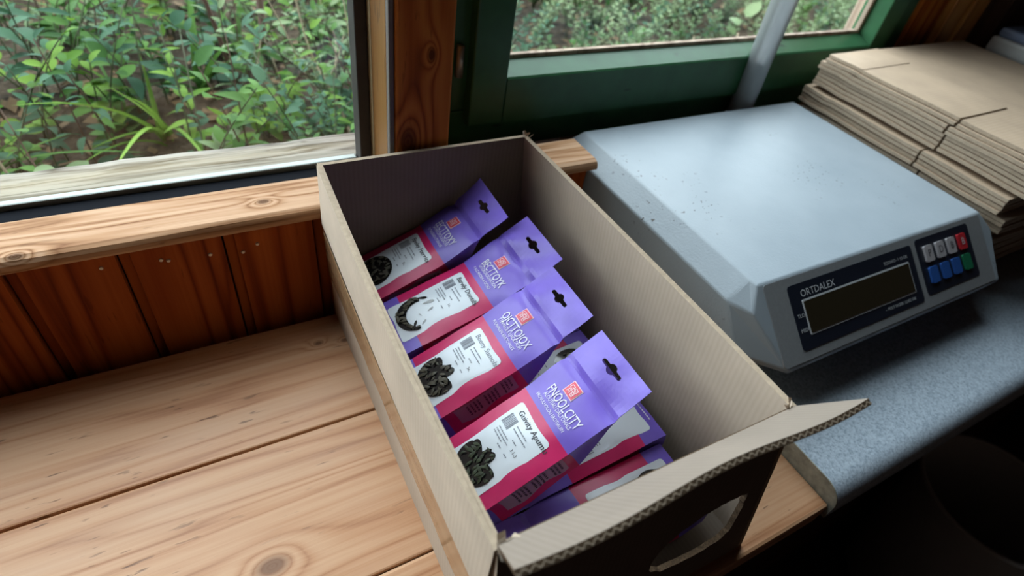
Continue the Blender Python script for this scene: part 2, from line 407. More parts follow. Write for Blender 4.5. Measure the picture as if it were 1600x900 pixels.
for v in bm.verts:
    if v.co.z > .12 and v.co.y > .53: v.co.z -= rr.random() * .0022; v.co.y += (rr.random() - .5) * .002
mkbm('outer_sill', bm, 'weathered_wood', w1)
box('side_frame', .139, .1498, .497, .516, .132, 1.75, 'grey_jamb', w1, .001)
box('left_frame', -1.265, -1.25, .49, .60, .119, 1.75, 'grey_jamb', w1, .001)
box('head_frame', -1.25, .151, .49, .60, 1.735, 1.75, 'grey_jamb', w1, .001)
t1 = structure('trim_1'); box('trim_board', .1500, .1600, .4885, .516, .132, 1.75, 'pale_trim_pine', t1, .001)
t2 = structure('trim_2'); box('trim_board', .1502, .1600, .4500, .4880, .132, 1.75, 'orange_trim_pine', t2, .001)
t3 = structure('trim_3'); box('seal_strip', .1500, .1545, .4425, .4495, .132, 1.75, 'white_seal', t3, .001)
t4 = structure('trim_4'); box('post', .1550, .2065, .4405, .4490, .132, 1.75, 'post_pine', t4, .0025); box('post_core', .1745, .2065, .4492, .62, .132, 1.75, 'post_pine', t4); box('post_core', .1602, .1744, .4492, .516, .132, 1.75, 'post_pine', t4)

# right window: green painted outer frame and casement
w2 = structure('window_2')
gp = 'green_paint'
box('frame_sill', .234, 1.06, .55, .60, .096, .150, gp, w2, .002)
box('frame_post', .234, .288, .55, .60, .150, 1.75, gp, w2, .002)
box('frame_post', 1.0, 1.06, .55, .60, .150, 1.75, gp, w2, .002)
box('frame_head', .288, 1.0, .55, .60, 1.215, 1.75, gp, w2, .002)
sa = bpy.data.objects.new('casement', None); COL.objects.link(sa); sa.parent = w2
box('stile', .2735, .3165, .535, .578, .137, 1.72, gp, sa, .002)
box('stile', .965, 1.005, .535, .578, .137, 1.72, gp, sa, .002)
bm = bmesh.new()
pr_ = [(.535, .137), (.535, .1885), (.537, .1905), (.5625, .2), (.578, .2), (.578, .137)]
a = [bm.verts.new((.3168, y, z)) for y, z in pr_]; c = [bm.verts.new((.9648, y, z)) for y, z in pr_]
for k in range(6): k2 = (k + 1) % 6; bm.faces.new((a[k], a[k2], c[k2], c[k]))
bm.faces.new(a[::-1]); bm.faces.new(c); bmesh.ops.recalc_face_normals(bm, faces=bm.faces)
mkbm('bottom_rail', bm, gp, sa)
box('top_rail', .3168, .9648, .535, .578, 1.67, 1.72, gp, sa, .002)
box('glazing_bead', .3165, .965, .5625, .570, .198, .2045, 'outside_board_wood', sa, .001)
box('glazing_bead', .958, .965, .5625, .570, .2045, 1.67, 'outside_board_wood', sa, .001)
box('glass_pane', .3165, .965, .570, .573, .198, 1.67, 'window_glass', sa)
tube('hinge', [(.262, .5455, .192), (.262, .5455, .225)], .0042, 'brass_hinge', w2, 12)
box('window_ledge', .38, 1.25, .5185, .575, .076, .0955, 'sill_pine', w2, .003)
# timber to the right of the green window
t5 = structure('trim_5'); box('post', 1.062, 1.14, .545, .62, .095, 1.75, 'post_pine', t5, .003)
t6 = structure('trim_6'); box('trim_board', 1.142, 1.186, .535, .62, .095, 1.75, 'bright_trim_pine', t6, .002)
t7 = structure('trim_7'); box('trim_board', 1.191, 1.235, .530, .62, .095, 1.75, 'bright_trim_pine', t7, .002)
t8 = structure('trim_8'); box('post', 1.238, 1.33, .50, .60, .095, 1.75, 'dark_room_wood', t8, .003)

# ================================================================== bench and worktop
tb = thing('wooden_bench', 'worn pine plank bench top under the left window carrying the cardboard box', 'bench', (0, .25, -.03))
def tbx(*a, **k):
    o = box(*a, **k); o.parent = tb; o.matrix_parent_inverse = Matrix.Translation((0, -.25, .03)); return o
for y0, y1 in ((.3062, .434), (.1668, .3042), (.055, .1660)):  # gap behind the rear plank added to imitate dark shade along the wall
    tbx('plank', -1.1, .4205, y0, y1, -.03, 0, 'table_pine', bev=.0016 if y0 > .06 else .0032, seg=2)
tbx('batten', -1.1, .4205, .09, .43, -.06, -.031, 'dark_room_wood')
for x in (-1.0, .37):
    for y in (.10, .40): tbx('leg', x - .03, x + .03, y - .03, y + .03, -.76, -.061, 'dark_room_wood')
wt = thing('laminate_worktop', 'speckled grey-blue laminate worktop with rolled front edge under the weighing scale', 'worktop', (.9, .3, -.02))
def off(o, p): o.parent = p; o.matrix_parent_inverse = Matrix.Translation(-p.location); return o
bm = bmesh.new(); pf = [(.572, .02), (.072, .02)]
for k in range(1, 9):
    an = R(90) * k / 8; pf.append((.072 - .0205 * math.sin(an), .0 + .02 * math.cos(an)))
pf += [(.0515, -.018), (.572, -.018)]
a = [bm.verts.new((.4222, y, z)) for y, z in pf]; c = [bm.verts.new((2.05, y, z)) for y, z in pf]
n = len(pf)
for k in range(n):
    k2 = (k + 1) % n; f = bm.faces.new((a[k], a[k2], c[k2], c[k])); f.smooth = True
bm.faces.new(c); bmesh.ops.recalc_face_normals(bm, faces=bm.faces)
off(mkbm('laminate', bm, 'worktop_laminate'), wt)
bm = bmesh.new(); e = [bm.verts.new((.4221, y, z)) for y, z in pf]; f = bm.faces.new(e); r_ = bmesh.ops.extrude_face_region(bm, geom=[f])
for v in r_['geom']:
    if isinstance(v, bmesh.types.BMVert): v.co.x -= .0012
bmesh.ops.recalc_face_normals(bm, faces=bm.faces)
off(mkbm('edge_strip', bm, 'worktop_edge'), wt)
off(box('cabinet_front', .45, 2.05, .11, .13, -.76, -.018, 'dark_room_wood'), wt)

# ================================================================== cardboard carton
BX = thing('cardboard_box', 'open brown corrugated carton with upright front flap holding the tea pouches', 'box', (.19, .25, 0))
def bxo(o): return off(o, BX)
TH = .004; RZ = .180
# rim corners (outer) and base corners (outer)
rbl, rbr, rfl, rfr = (.0842, .4345, RZ), (.2860, .4345, RZ), (.0785, .0862, RZ), (.2880, .0846, RZ)
bbl, bbr, bfl, bfr = (.0865, .4345, .0), (.306, .4345, .0), (.0865, .0655, .0), (.3175, .0640, .0)
KM = ['kraft_card', 'card_edge']; KX = ['kraft_card_shaded', 'card_edge']
bow = lambda k: (lambda a, c: k * math.sin(math.pi * a) * c)
bxo(slab('side_panel', bbl, bfl, rfl, rbl, -TH, KM, None, 24, 10, bow(.0035)))        # left wall, faces -x
bxo(slab('side_panel', bfr, bbr, rbr, rfr, -TH, KM, None, 24, 10, bow(.001)))         # right wall
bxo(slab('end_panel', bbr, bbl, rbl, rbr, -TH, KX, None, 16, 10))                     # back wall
# front wall with its torn hand hole
def front_wall():
    o = Vector(bfl); ax = Vector(bfr) - o; W = ax.length; ax.normalize()
    up = (Vector(rfl) + Vector(rfr) - Vector(bfl) - Vector(bfr)) / 2; Hh = up.length; up.normalize(); nrm = ax.cross(up).normalized(); up = nrm.cross(ax)
    def on(p): q = Vector(p) - o; return (q.dot(ax), q.dot(up))
    out = [on(bfl), on(bfr), on(rfr), on(rfl)]
    hole3 = [(.281, .096), (.2835, .08), (.285, .062), (.2835, .046), (.277, .038), (.262, .036), (.240, .037), (.218, .042), (.206, .052), (.203, .066), (.209, .08), (.222, .091), (.240, .098), (.256, .099), (.270, .0985)]
    rr = random.Random(5); hole = []
    for i in range(len(hole3)):
        x0, z0 = hole3[i]; x1, z1 = hole3[(i + 1) % len(hole3)]
        for k in range(4):
            t = k / 4; hole.append((lerp(x0, x1, t) - bfl[0] + (rr.random() - .5) * .0016, lerp(z0, z1, t) + (rr.random() - .5) * .0016))
    pts = [Vector(p) for p in out] + [Vector(p) for p in hole]; no = 4; nh = len(hole)
    edges = [(i, (i + 1) % 4) for i in range(4)] + [(no + i, no + (i + 1) % nh) for i in range(nh)]
    vs_, es_, fs_, *_ = delaunay_2d_cdt(pts, edges, [], 0, 1e-6)
    def inside(p):
        c = False; j = nh - 1
        for i in range(nh):
            (xi, yi), (xj, yj) = hole[i], hole[j]
            if (yi > p[1]) != (yj > p[1]) and p[0] < (xj - xi) * (p[1] - yi) / (yj - yi) + xi: c = not c
            j = i
        return c
    def inquad(p):
        for i in range(4):
            a, b_ = out[i], out[(i + 1) % 4]
            if (b_[0] - a[0]) * (p[1] - a[1]) - (b_[1] - a[1]) * (p[0] - a[0]) < -1e-9: return False
        return True
    F2 = []
    for f in fs_:
        cx = sum(vs_[i][0] for i in f) / len(f); cy = sum(vs_[i][1] for i in f) / len(f)
        if inside((cx, cy)) or not inquad((cx, cy)): continue
        F2.append(tuple(f))
    nV = len(vs_); V = [o + ax * p[0] + up * p[1] for p in vs_] + [o + ax * p[0] + up * p[1] - nrm * TH for p in vs_]
    Fc = []; fm = []; ec = {}
    for f in F2:
        ar = sum(vs_[f[i]][0] * vs_[f[(i + 1) % len(f)]][1] - vs_[f[(i + 1) % len(f)]][0] * vs_[f[i]][1] for i in range(len(f)))
        if ar < 0: f = f[::-1]
        Fc.append(f); fm.append(0); Fc.append(tuple(i + nV for i in f)[::-1]); fm.append(0)
        for i in range(len(f)):
            e = (f[i], f[(i + 1) % len(f)]); ec[e] = 1
    for (a, b_) in list(ec):
        if (b_, a) not in ec: Fc.append((b_, a, a + nV, b_ + nV)); fm.append(1)
    return mk('end_panel', V, Fc, ['kraft_card_shaded', 'card_core'], None, fm)
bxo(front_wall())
# flaps
fl_t = ((.0700, .0650, .2185), (.2905, .0625, .2195))
flap = bxo(slab('front_flap', (.0800, .0895, RZ - .0003), (.2870, .0880, RZ - .0003), fl_t[1], fl_t[0], .0036, ['kraft_card_shaded', 'card_core'], None, 30, 4, lambda a, c: .0018 * math.sin(a * 9) * c))
# dark corrugated core line along the flap's free edge
V, Fc = [], []
d0, d1 = Vector(fl_t[0]), Vector(fl_t[1]); nn = (Vector((.2875, .0846, RZ)) - Vector(rfl)).cross(d0 - Vector(rfl)).normalized()
upv = (d0 - Vector(rfl)).normalized()
M = 150
for i in range(M + 1):
    a = i / M; p = lerp(d0, d1, a) + nn * (.0018 * math.sin(a * 9)) + upv * .0003
    q = .0018 + .0011 * math.sin(i * 1.9)
    V += [p + nn * (q - .0004), p + nn * (q + .0004)]
for i in range(M): Fc.append((2 * i, 2 * i + 2, 2 * i + 3, 2 * i + 1))
co = mk('flute_edge', V, Fc, 'card_edge'); co.parent = flap
# left flap hanging down outside, on a score line
bxo(slab('side_flap', (.0828, .4300, RZ + .0005), (.0770, .0870, RZ + .0005), (.0775, .0870, .112), (.0818, .4300, .121), .003, KM, None, 24, 4, lambda a, c: -.0035 * math.sin(math.pi * a) * (1 - .5 * c) ))
# parcel tape below the flap and a pale lower strip
bxo(slab('tape_strip', (.0835, .4300, .112), (.0822, .0870, .100), (.0846, .0800, .048), (.0846, .4300, .060), .0004, ['parcel_tape', 'parcel_tape'], None, 20, 3, lambda a, c: -.0022 * math.sin(math.pi * a) * (1 - c) - .0003 * math.sin(a * 40) * c - .0012))
# floor of the carton
bxo(slab('bottom_panel', (.0868, .066, .0005), (.316, .0645, .0005), (.305, .434, .0005), (.0868, .434, .0005), .004, KX, None, 4, 4))
# torn paper at the corners
def torn(name, c, sc, seed):
    rr = random.Random(seed); V, Fc = [], []
    for s in range(5):
        an = rr.random() * 6.28; p = Vector(c) + Vector((rr.uniform(-1, 1), rr.uniform(-1, 1), 0)) * sc * .5
        pts = [p]
        for k in range(4):
            an += rr.uniform(-.9, .9); p = p + Vector((math.cos(an) * .4, math.sin(an) * .4, rr.uniform(.1, .8))) * sc * .5; pts.append(p)
        w_ = Vector((rr.uniform(-1, 1), rr.uniform(-1, 1), rr.uniform(-.4, .4))).normalized() * sc * .28
        b0 = len(V)
        for p in pts: V += [p - w_, p + w_]
        for k in range(4): Fc.append((b0 + 2 * k, b0 + 2 * k + 1, b0 + 2 * k + 3, b0 + 2 * k + 2))
    bxo(mk(name, V, Fc, 'kraft_card', None))
torn('torn_corner', (.0815, .0840, RZ - .004), .008, 1); torn('torn_corner', (.284, .432, RZ - .002), .005, 2)
torn('torn_corner', (.284, .088, RZ - .002), .0045, 4); torn('torn_corner', (.087, .431, RZ - .003), .004, 9)

# ================================================================== pouches
def pip(p, poly):
    c = False; j = len(poly) - 1
    for i in range(len(poly)):
        (xi, yi), (xj, yj) = poly[i], poly[j]
        if (yi > p[1]) != (yj > p[1]) and p[0] < (xj - xi) * (p[1] - yi) / (yj - yi) + xi: c = not c
        j = i
    return c
def region(outline, step, holes=()):
    """triangles filling an outline (less its holes), fine enough to follow a curved surface"""
    pts = [Vector(p) for p in outline]; n = len(outline); edges = [(i, (i + 1) % n) for i in range(n)]
    for h in holes:
        b0 = len(pts); pts += [Vector(p) for p in h]; edges += [(b0 + i, b0 + (i + 1) % len(h)) for i in range(len(h))]
    xs = [p[0] for p in outline]; ys = [p[1] for p in outline]
    y = min(ys) + step / 2
    while y < max(ys):
        x = min(xs) + step / 2
        while x < max(xs):
            if pip((x, y), outline) and not any(pip((x, y), h) for h in holes): pts.append(Vector((x, y)))
            x += step
        y += step
    v, e, f, *_ = delaunay_2d_cdt(pts, edges, [], 0, 1e-7)
    F2 = []
    for t in f:
        c = (sum(v[i][0] for i in t) / len(t), sum(v[i][1] for i in t) / len(t))
        if pip(c, outline) and not any(pip(c, h) for h in holes):
            ar = sum(v[t[i]][0] * v[t[(i + 1) % len(t)]][1] - v[t[(i + 1) % len(t)]][0] * v[t[i]][1] for i in range(len(t)))
            F2.append(tuple(t) if ar > 0 else tuple(t)[::-1])
    return [(p[0], p[1]) for p in v], F2
def rrect(x0, x1, y0, y1, r, n=5):
    o = []
    for cx, cy, a0 in ((x1 - r, y0 + r, -90), (x1 - r, y1 - r, 0), (x0 + r, y1 - r, 90), (x0 + r, y0 + r, 180)):
        for k in range(n + 1): a = R(a0 + 90 * k / n); o.append((cx + r * math.cos(a), cy + r * math.sin(a)))
    return o
def sstep(a, b, x):
    t = max(0, min(1, (x - a) / (b - a))); return t * t * (3 - 2 * t)
VB, VC, VT, VP = .090, .129, .163, .021       # pink/purple line, header crease, top, purple foot

def pouch(label, yc, xb, zb, th0, th1, th2, psi=0, W=.0635, T=.036, seed=0, brand='', sub1='', sub2='', title='', weight='', window='jag', herbmat='dried_herb_brown', curl=0, twist=0, faded=0, wv=.028):
    rr = random.Random(seed)
    d = Vector((math.cos(R(psi)), math.sin(R(psi)), 0)); uv = Vector((-math.sin(R(psi)), math.cos(R(psi)), 0)); k = Vector((0, 0, 1))
    def th(v): return R(th0 + (th1 - th0) * sstep(VB - .012, VB + .006, v) + (th2 - th1) * sstep(VC - .006, VC + .006, v))
    n = 330; dv = (VT + .02) / n; iz = int(round(VB / dv)); X = [0] * (n + 1); Z = [0] * (n + 1)
    for i in range(iz, n): X[i + 1] = X[i] + math.cos(th(i * dv)) * dv; Z[i + 1] = Z[i] + math.sin(th(i * dv)) * dv
    for i in range(iz, 0, -1): X[i - 1] = X[i] - math.cos(th(i * dv)) * dv; Z[i - 1] = Z[i] - math.sin(th(i * dv)) * dv
    org = Vector((xb, yc, zb))
    ph = [rr.uniform(0, 6.28) for _ in range(8)]
    def nrm(v): t = th(v); return d * (-math.sin(t)) + k * math.cos(t)
    def F(u, v):
        i = max(0, min(n - 1e-6, v / dv)); i0 = int(i); f = i - i0
        x = X[i0] * (1 - f) + X[i0 + 1] * f; z = Z[i0] * (1 - f) + Z[i0 + 1] * f
        e = 1 - (2 * u / W) ** 2
        bl = .0042 * max(0, math.sin(math.pi * max(0, min(1, v / VC)))) ** .7 * max(0, e)
        bl += .0006 * math.sin(u * 95 + ph[0]) * math.sin(v * 48 + ph[1]) + .0002 * math.sin(u * 200 + v * 130 + ph[2])
        if v > VB:
            q = sstep(VB, VC, v); bl += q * (.0013 * math.sin(u * 62 + ph[3] + v * 45) + .0003 * math.sin(u * 120 - v * 90 + ph[4]))
            bl -= .0022 * math.exp(-((v - VC) / .0035) ** 2) * (1 + .4 * math.sin(u * 150 + ph[5]))
            bl += .0011 * math.exp(-((v - VC - .004) / .009) ** 2) * math.sin(u * 150 + ph[6] + 60 * (v - VC))
        s = sstep(VC, VT, v)
        return org + d * x + k * z + uv * u + nrm(v) * bl + k * (curl * s * s * (.5 + u / W)) + uv * (twist * s)
    def thick(v):
        t = T * (1 - .18 * sstep(.04, VB, v)) if v < VB else T * .82 * (1 - (v - VB) / (VC - VB)) ** .85
        return max(.0006, t * (.72 + .28 * sstep(0, .02, v)))
    base = F(0, 0) - nrm(0) * thick(0); base.z = min(base.z, (F(0, .05) - nrm(.05) * thick(.05)).z)
    root = thing('tea_pouch', label, 'pouch', base, 'purple and pink tea pouches in the carton')
    L = lambda V: [p - base for p in V]
    # body: front, back, two gusset sides, foot
    NU = 14; vsr = sorted(set([round(VC * i / 46, 5) for i in range(47)] + [VP, VB])); NV = len(vsr)
    V = []; Fc = []; fm = []
    pm = lambda v: 1 if VP < v < VB else 0
    for s in (0, 1):
        for v in vsr:
            for i in range(NU + 1):
                u = -W / 2 + W * i / NU; p = F(u, v)
                if s:
                    p = p - nrm(v) * thick(v) * (1 + .10 * (1 - (2 * u / W) ** 2))
                V.append(p)
    M = NV * (NU + 1); ix = lambda i, j, s: s * M + j * (NU + 1) + i
    for j in range(NV - 1):
        m = pm((vsr[j] + vsr[j + 1]) / 2)
        for i in range(NU):
            Fc.append((ix(i, j, 0), ix(i, j + 1, 0), ix(i + 1, j + 1, 0), ix(i + 1, j, 0))); fm.append(m)
            Fc.append((ix(i, j, 1), ix(i + 1, j, 1), ix(i + 1, j + 1, 1), ix(i, j + 1, 1))); fm.append(m)
    body = mk('pouch_body', L(V), Fc, ['purple_foil', 'pink_foil'], root, fm, smooth=True)
    NS = 8
    def S(sg, v, w_):
        p = F(sg * W / 2, v); g = .0045 * sstep(0, .02, v) * min(1, thick(v) / .02)
        return p - nrm(v) * thick(v) * w_ - uv * (sg * g * math.sin(math.pi * w_) ** .8) + uv * (sg * .0007 * math.sin(v * 240 + ph[6]) * math.sin(math.pi * w_))
    for sg in (-1, 1):
        V = []; Fc = []; fm = []
        for v in vsr:
            for i in range(NS + 1): V.append(S(sg, v, i / NS))
        for j in range(NV - 1):
            m = pm((vsr[j] + vsr[j + 1]) / 2)
            for i in range(NS):
                q = (j * (NS + 1) + i, j * (NS + 1) + i + 1, (j + 1) * (NS + 1) + i + 1, (j + 1) * (NS + 1) + i); Fc.append(q if sg > 0 else q[::-1]); fm.append(m)
        mk('gusset', L(V), Fc, ['purple_foil', 'pink_foil'], root, fm, smooth=True)
    V = []; Fc = []
    for i in range(NU + 1):
        u = -W / 2 + W * i / NU
        for j in range(6):
            w_ = j / 5; p = F(u, 0) - nrm(0) * thick(0) * w_ * (1 + .10 * (1 - (2 * u / W) ** 2)) - d * (.003 * math.sin(math.pi * w_) * (1 - (2 * u / W) ** 4)); V.append(p)
    for i in range(NU):
        for j in range(5): Fc.append((i * 6 + j, i * 6 + j + 1, i * 6 + j + 7, i * 6 + j + 6))
    mk('foot', L(V), Fc, 'purple_foil', root, smooth=True)
    # header with its hanging slot cut through
    hv = VT - .0125; slot = []
    hw, hs, hr = .0105, .0017, .0042
    for a in range(-90, 91, 30): slot.append((hw - hs + hs * math.cos(R(a)), hv + hs * math.sin(R(a))))
    for a in range(26, 155, 16): slot.append((hr * math.cos(R(a)), hv + hr * math.sin(R(a))))
    for a in range(90, 271, 30): slot.append((-hw + hs + hs * math.cos(R(a)), hv + hs * math.sin(R(a))))
    for a in range(206, 335, 16): slot.append((hr * math.cos(R(a)), hv + hr * math.sin(R(a))))
    outl = [(-W / 2 + W * i / 14, VC) for i in range(15)] + [(W / 2, VC + (VT - VC) * i / 8) for i in range(1, 9)] + [(W / 2 - W * i / 14, VT) for i in range(1, 15)] + [(-W / 2, VT - (VT - VC) * i / 8) for i in range(1, 8)]
    v2, f2 = region(outl, .0035, [slot])
    V = [F(-a, b_) for a, b_ in v2] + [F(-a, b_) - nrm(b_) * .0007 for a, b_ in v2]; nV = len(v2)
    Fc = []; ec = set()
    for t in f2:
        Fc.append(t); Fc.append(tuple(i + nV for i in t)[::-1])
        for i in range(len(t)): ec.add((t[i], t[(i + 1) % len(t)]))
    for a, b_ in list(ec):
        if (b_, a) not in ec: Fc.append((b_, a, a + nV, b_ + nV))
    mk('header', L(V), Fc, 'purple_foil', root, smooth=False)
    # prints: a = to the right, b = up the pouch
    def decal(name, geo, mat, h, parent=root, at=(0, 0), kind=None, mats=None, fm=None):
        V = [F(-(a + at[0]), b_ + at[1]) + nrm(b_ + at[1]) * h for a, b_ in geo[0]]
        return mk(name, L(V), geo[1], mats or mat, parent, fm, smooth=True, kind=kind)
    def sub(o, p): o.parent = p; return o
    lx0, lx1 = -.0215, .0200; ly0, ly1 = .008, VB - .0068
    lab = decal('front_label', region(rrect(lx0, lx1, ly0, ly1, .0028), .004), 'label_paper', .0004)
    # title, barcode, small print
    if title: decal('title_print', text_geo(title, .0062, 'LEFT', .12, .00006 if not faded else 0), 'label_grey_ink' if faded else 'label_ink', .0007, lab, (lx0 + .006, ly1 - .0055))
    V, Fc = [], []
    x = lx0 + .0035; rb = random.Random(seed + 50)
    yb = ly1 - .022
    while x < lx0 + .0125:
        w_ = rb.choice((.00035, .0006, .0009)); b0 = len(V); V += [(x, yb + .001), (x + w_, yb + .001), (x + w_, yb + .0115), (x, yb + .0115)]; Fc.append((b0, b0 + 1, b0 + 2, b0 + 3)); x += w_ + rb.choice((.0004, .0007))
    decal('barcode', (V, Fc), 'label_grey_ink', .0007, lab)
    V, Fc = [], []
    def dashes(x0, x1, y, hh, gap):
        x = x0
        while x < x1:
            w_ = min(rb.uniform(.0008, .003), x1 - x); b0 = len(V); V.extend([(x, y), (x + w_, y), (x + w_, y + hh), (x, y + hh)]); Fc.append((b0, b0 + 1, b0 + 2, b0 + 3)); x += w_ + gap
    for y, x0, x1 in ((ly1 - .0135, -.006, .008), (ly1 - .0165, -.006, .011), (ly1 - .0245, -.015, -.001), (ly1 - .0268, -.015, .002), (ly1 - .0291, -.015, -.003), (ly1 - .0215, .001, .006), (ly1 - .032, -.004, .001), (ly1 - .032, .0055, .009)): dashes(x0, x1, y, .0009, .0005)
    decal('small_print', (V, Fc), 'label_grey_ink', .0007, lab)
    if weight: decal('weight_print', text_geo(weight, .0034), 'label_ink', .0007, lab, (.0095, ly1 - .0255))
    if window != 'none':
        # clear window over the herbs
        wr = .0172; wy = wv; wx = -.0012
        o = []
        for i in range(64):
            a = 2 * math.pi * i / 64; r_ = wr
            dv_ = math.cos(a)                       # a = 0 points to the header
            if window == 'jag':
                if dv_ > .35:
                    j = abs(((a + math.pi) % (2 * math.pi)) - math.pi); r_ = wr * (.62 + .50 * abs(math.sin(a * 3.1 + .9)) ** 1.4) * (1.0 - .18 * dv_)
            elif window == 'ring': pass
            o.append((wx + r_ * math.sin(a), wy + r_ * math.cos(a)))
        if window == 'ring':
            # printed leaf silhouette leaves only a crescent and slivers of the herbs in view
            out = [(wx + wr * math.sin(a), wy + wr * math.cos(a)) for a in [R(95 + 210 * i / 30) for i in range(31)]]
            inn = [(wx + .003 + wr * .78 * math.sin(a), wy + .0045 + wr * .74 * math.cos(a)) for a in [R(290 - 180 * i / 24) for i in range(25)]]
            o = out + inn
        win = decal('clear_window', region(o, .0035), 'pouch_window', .0008, lab)
        if window == 'ring':
            V, Fc = [], []
            for (cx, cy, ln, wd, an) in ((-.012, .012, .010, .0026, 60), (-.004, .0155, .011, .003, 75), (.004, .014, .006, .0016, 100), (.011, -.004, .009, .0022, 140), (.013, .004, .006, .0014, 120), (.004, .004, .004, .0008, 30)):
                ca, sa_ = math.cos(R(an)), math.sin(R(an)); b0 = len(V)
                for i in range(10):
                    t = 2 * math.pi * i / 10; px_, py_ = ln / 2 * math.cos(t), wd / 2 * math.sin(t) * (1 + .5 * math.cos(t)); V.append((wx + cx + px_ * ca - py_ * sa_, wy + cy + px_ * sa_ + py_ * ca))
                Fc.append(tuple(range(b0, b0 + 10)))
            decal('clear_sliver', (V, Fc), 'pouch_window', .0008, lab)
        # herbs pressed against the window
        V, Fc = [], []; rh = random.Random(seed + 9)
        for q in range(46):
            for _ in range(60):
                px_, py_ = wx + rh.uniform(-wr, wr), wy + rh.uniform(-wr, wr)
                if pip((px_, py_), o): break
            else: continue
            if window == 'star' and q > 14: break
            ln = rh.uniform(.004, .0085); wd = ln * rh.uniform(.28, .5); an = rh.gauss(1.3, .7); ca, sa_ = math.cos(an), math.sin(an); b0 = len(V); h0 = .0009 + q * .00004; tl = rh.uniform(-.12, .22)
            ring = [(-.5, 0), (-.2, .42), (.15, .45), (.5, 0), (.15, -.45), (-.2, -.42)]
            for (a, b_) in ring:
                x_, y_ = a * ln, b_ * wd; X_, Y_ = px_ + x_ * ca - y_ * sa_, py_ + x_ * sa_ + y_ * ca
                if not pip((X_, Y_), o): X_, Y_ = px_ + (X_ - px_) * .35, py_ + (Y_ - py_) * .35
                V.append(F(-X_, Y_) + nrm(Y_) * (h0 + abs(b_) * wd * .25 * (1 if rh.random() < .5 else 0) + tl * x_ * .3 + .0004))
            V.append(F(-px_, py_) + nrm(py_) * (h0 + .0008)); c_ = b0 + 6
            for i in range(6): Fc.append((b0 + i, b0 + (i + 1) % 6, c_))
        mk('dried_leaves', L(V), Fc, herbmat, lab, kind='stuff')
        if window == 'star':
            V, Fc = [], []
            for (cx, cy, ln, wd, an) in ((-.006, .004, .013, .005, 40), (.002, .009, .010, .0035, 80), (.006, .001, .012, .0045, 120)):
                ca, sa_ = math.cos(R(an)), math.sin(R(an)); b0 = len(V)
                for i in range(10):
                    t = 2 * math.pi * i / 10; px_, py_ = ln / 2 * math.cos(t), wd / 2 * math.sin(t); V.append((wx + cx + px_ * ca - py_ * sa_, wy + cy + px_ * sa_ + py_ * ca))
                Fc.append(tuple(range(b0, b0 + 10)))
            decal('leaf_print', (V, Fc), 'window_print', .0032, lab)
    # brand block on the purple panel
    if brand:
        decal('brand_print', text_geo(brand, .0112, 'CENTER', .0, .00004, .64), 'white_ink', .0007, root, (.0015, VB + .0165))
        decal('brand_small_print', text_geo(sub1, .0045, 'CENTER', 0, 0, .72), 'white_ink', .0007, root, (.0010, VB + .0110))
        decal('brand_small_print', text_geo(sub2, .0040, 'CENTER', 0, 0, .74), 'white_ink', .0007, root, (-.0015, VB + .0060))
        s_ = .0058; lg = (-.0040, VB + .0285)
        lo = decal('logo_stamp', region([(-s_, -s_), (s_, -s_), (s_, s_), (-s_, s_)], .003), 'logo_pink', .0005, root, lg)
        s2 = s_ * .88; decal('logo_field', region([(-s2, -s2), (s2, -s2), (s2, s2), (-s2, s2)], .003), 'logo_red', .0008, lo, lg)
        V, Fc = [], []
        rl = random.Random(3)
        for (x0, y0, x1, y1) in ((-.7, .6, -.1, .65), (-.7, .6, -.75, .1), (-.75, .1, -.2, .05), (-.2, .05, -.1, .65), (.1, .65, .7, .55), (.7, .55, .65, .1), (.1, .65, .15, .15), (.15, .15, .65, .1), (-.6, -.1, .6, -.05), (-.6, -.1, -.65, -.65), (-.2, -.1, -.15, -.7), (.2, -.05, .2, -.65), (.6, -.05, .62, -.7), (-.65, -.4, -.15, -.4), (.2, -.35, .6, -.4), (.2, -.65, .62, -.7), (-.4, .3, .4, .35)):
            a = Vector((x0, y0)) * s2; b_ = Vector((x1, y1)) * s2; t = (b_ - a).normalized(); pn = Vector((-t.y, t.x)) * .00028; b0 = len(V)
            V += [tuple(a - pn), tuple(b_ - pn), tuple(b_ + pn), tuple(a + pn)]; Fc.append((b0, b0 + 1, b0 + 2, b0 + 3))
        decal('logo_figure', (V, Fc), 'logo_pink', .0011, lo, lg)
    V, Fc = [], []
    dashes(-.014, .012, .0035, .0011, .0006)
    decal('foot_print', (V, Fc), 'white_ink', .0007)
    # ingredient label on the near side gusset
    for sg in (-1,):
        V, Fc = [], []
        for i in range(17):
            for j in range(7):
                v = .030 + .054 * i / 16; w0 = .14 + .05 * math.sin(i * .7 + ph[1]); w1 = .84 + .05 * math.sin(i * .6 + ph[2]); V.append(S(sg, v, lerp(w0, w1, j / 6)) - uv * .0005)
        for i in range(16):
            for j in range(6): Fc.append((i * 7 + j, (i + 1) * 7 + j, (i + 1) * 7 + j + 1, i * 7 + j + 1))
        sl = mk('side_label', L(V), Fc, 'faded_label_paper', root, smooth=True)
        V, Fc = [], []
        for i in range(13):
            v = .040 + i * .0033; w_ = .26 + rb.uniform(0, .06)
            if i in (4, 9): continue
            while w_ < .74:
                ww = rb.uniform(.04, .12); b0 = len(V)
                V += [S(sg, v, w_) - uv * .0009, S(sg, v + .0016, w_) - uv * .0009, S(sg, v + .0016, w_ + ww) - uv * .0009, S(sg, v, w_ + ww) - uv * .0009]; Fc.append((b0, b0 + 1, b0 + 2, b0 + 3)); w_ += ww + .025
        mk('side_print', L(V), Fc, 'side_ink', sl)
    return root

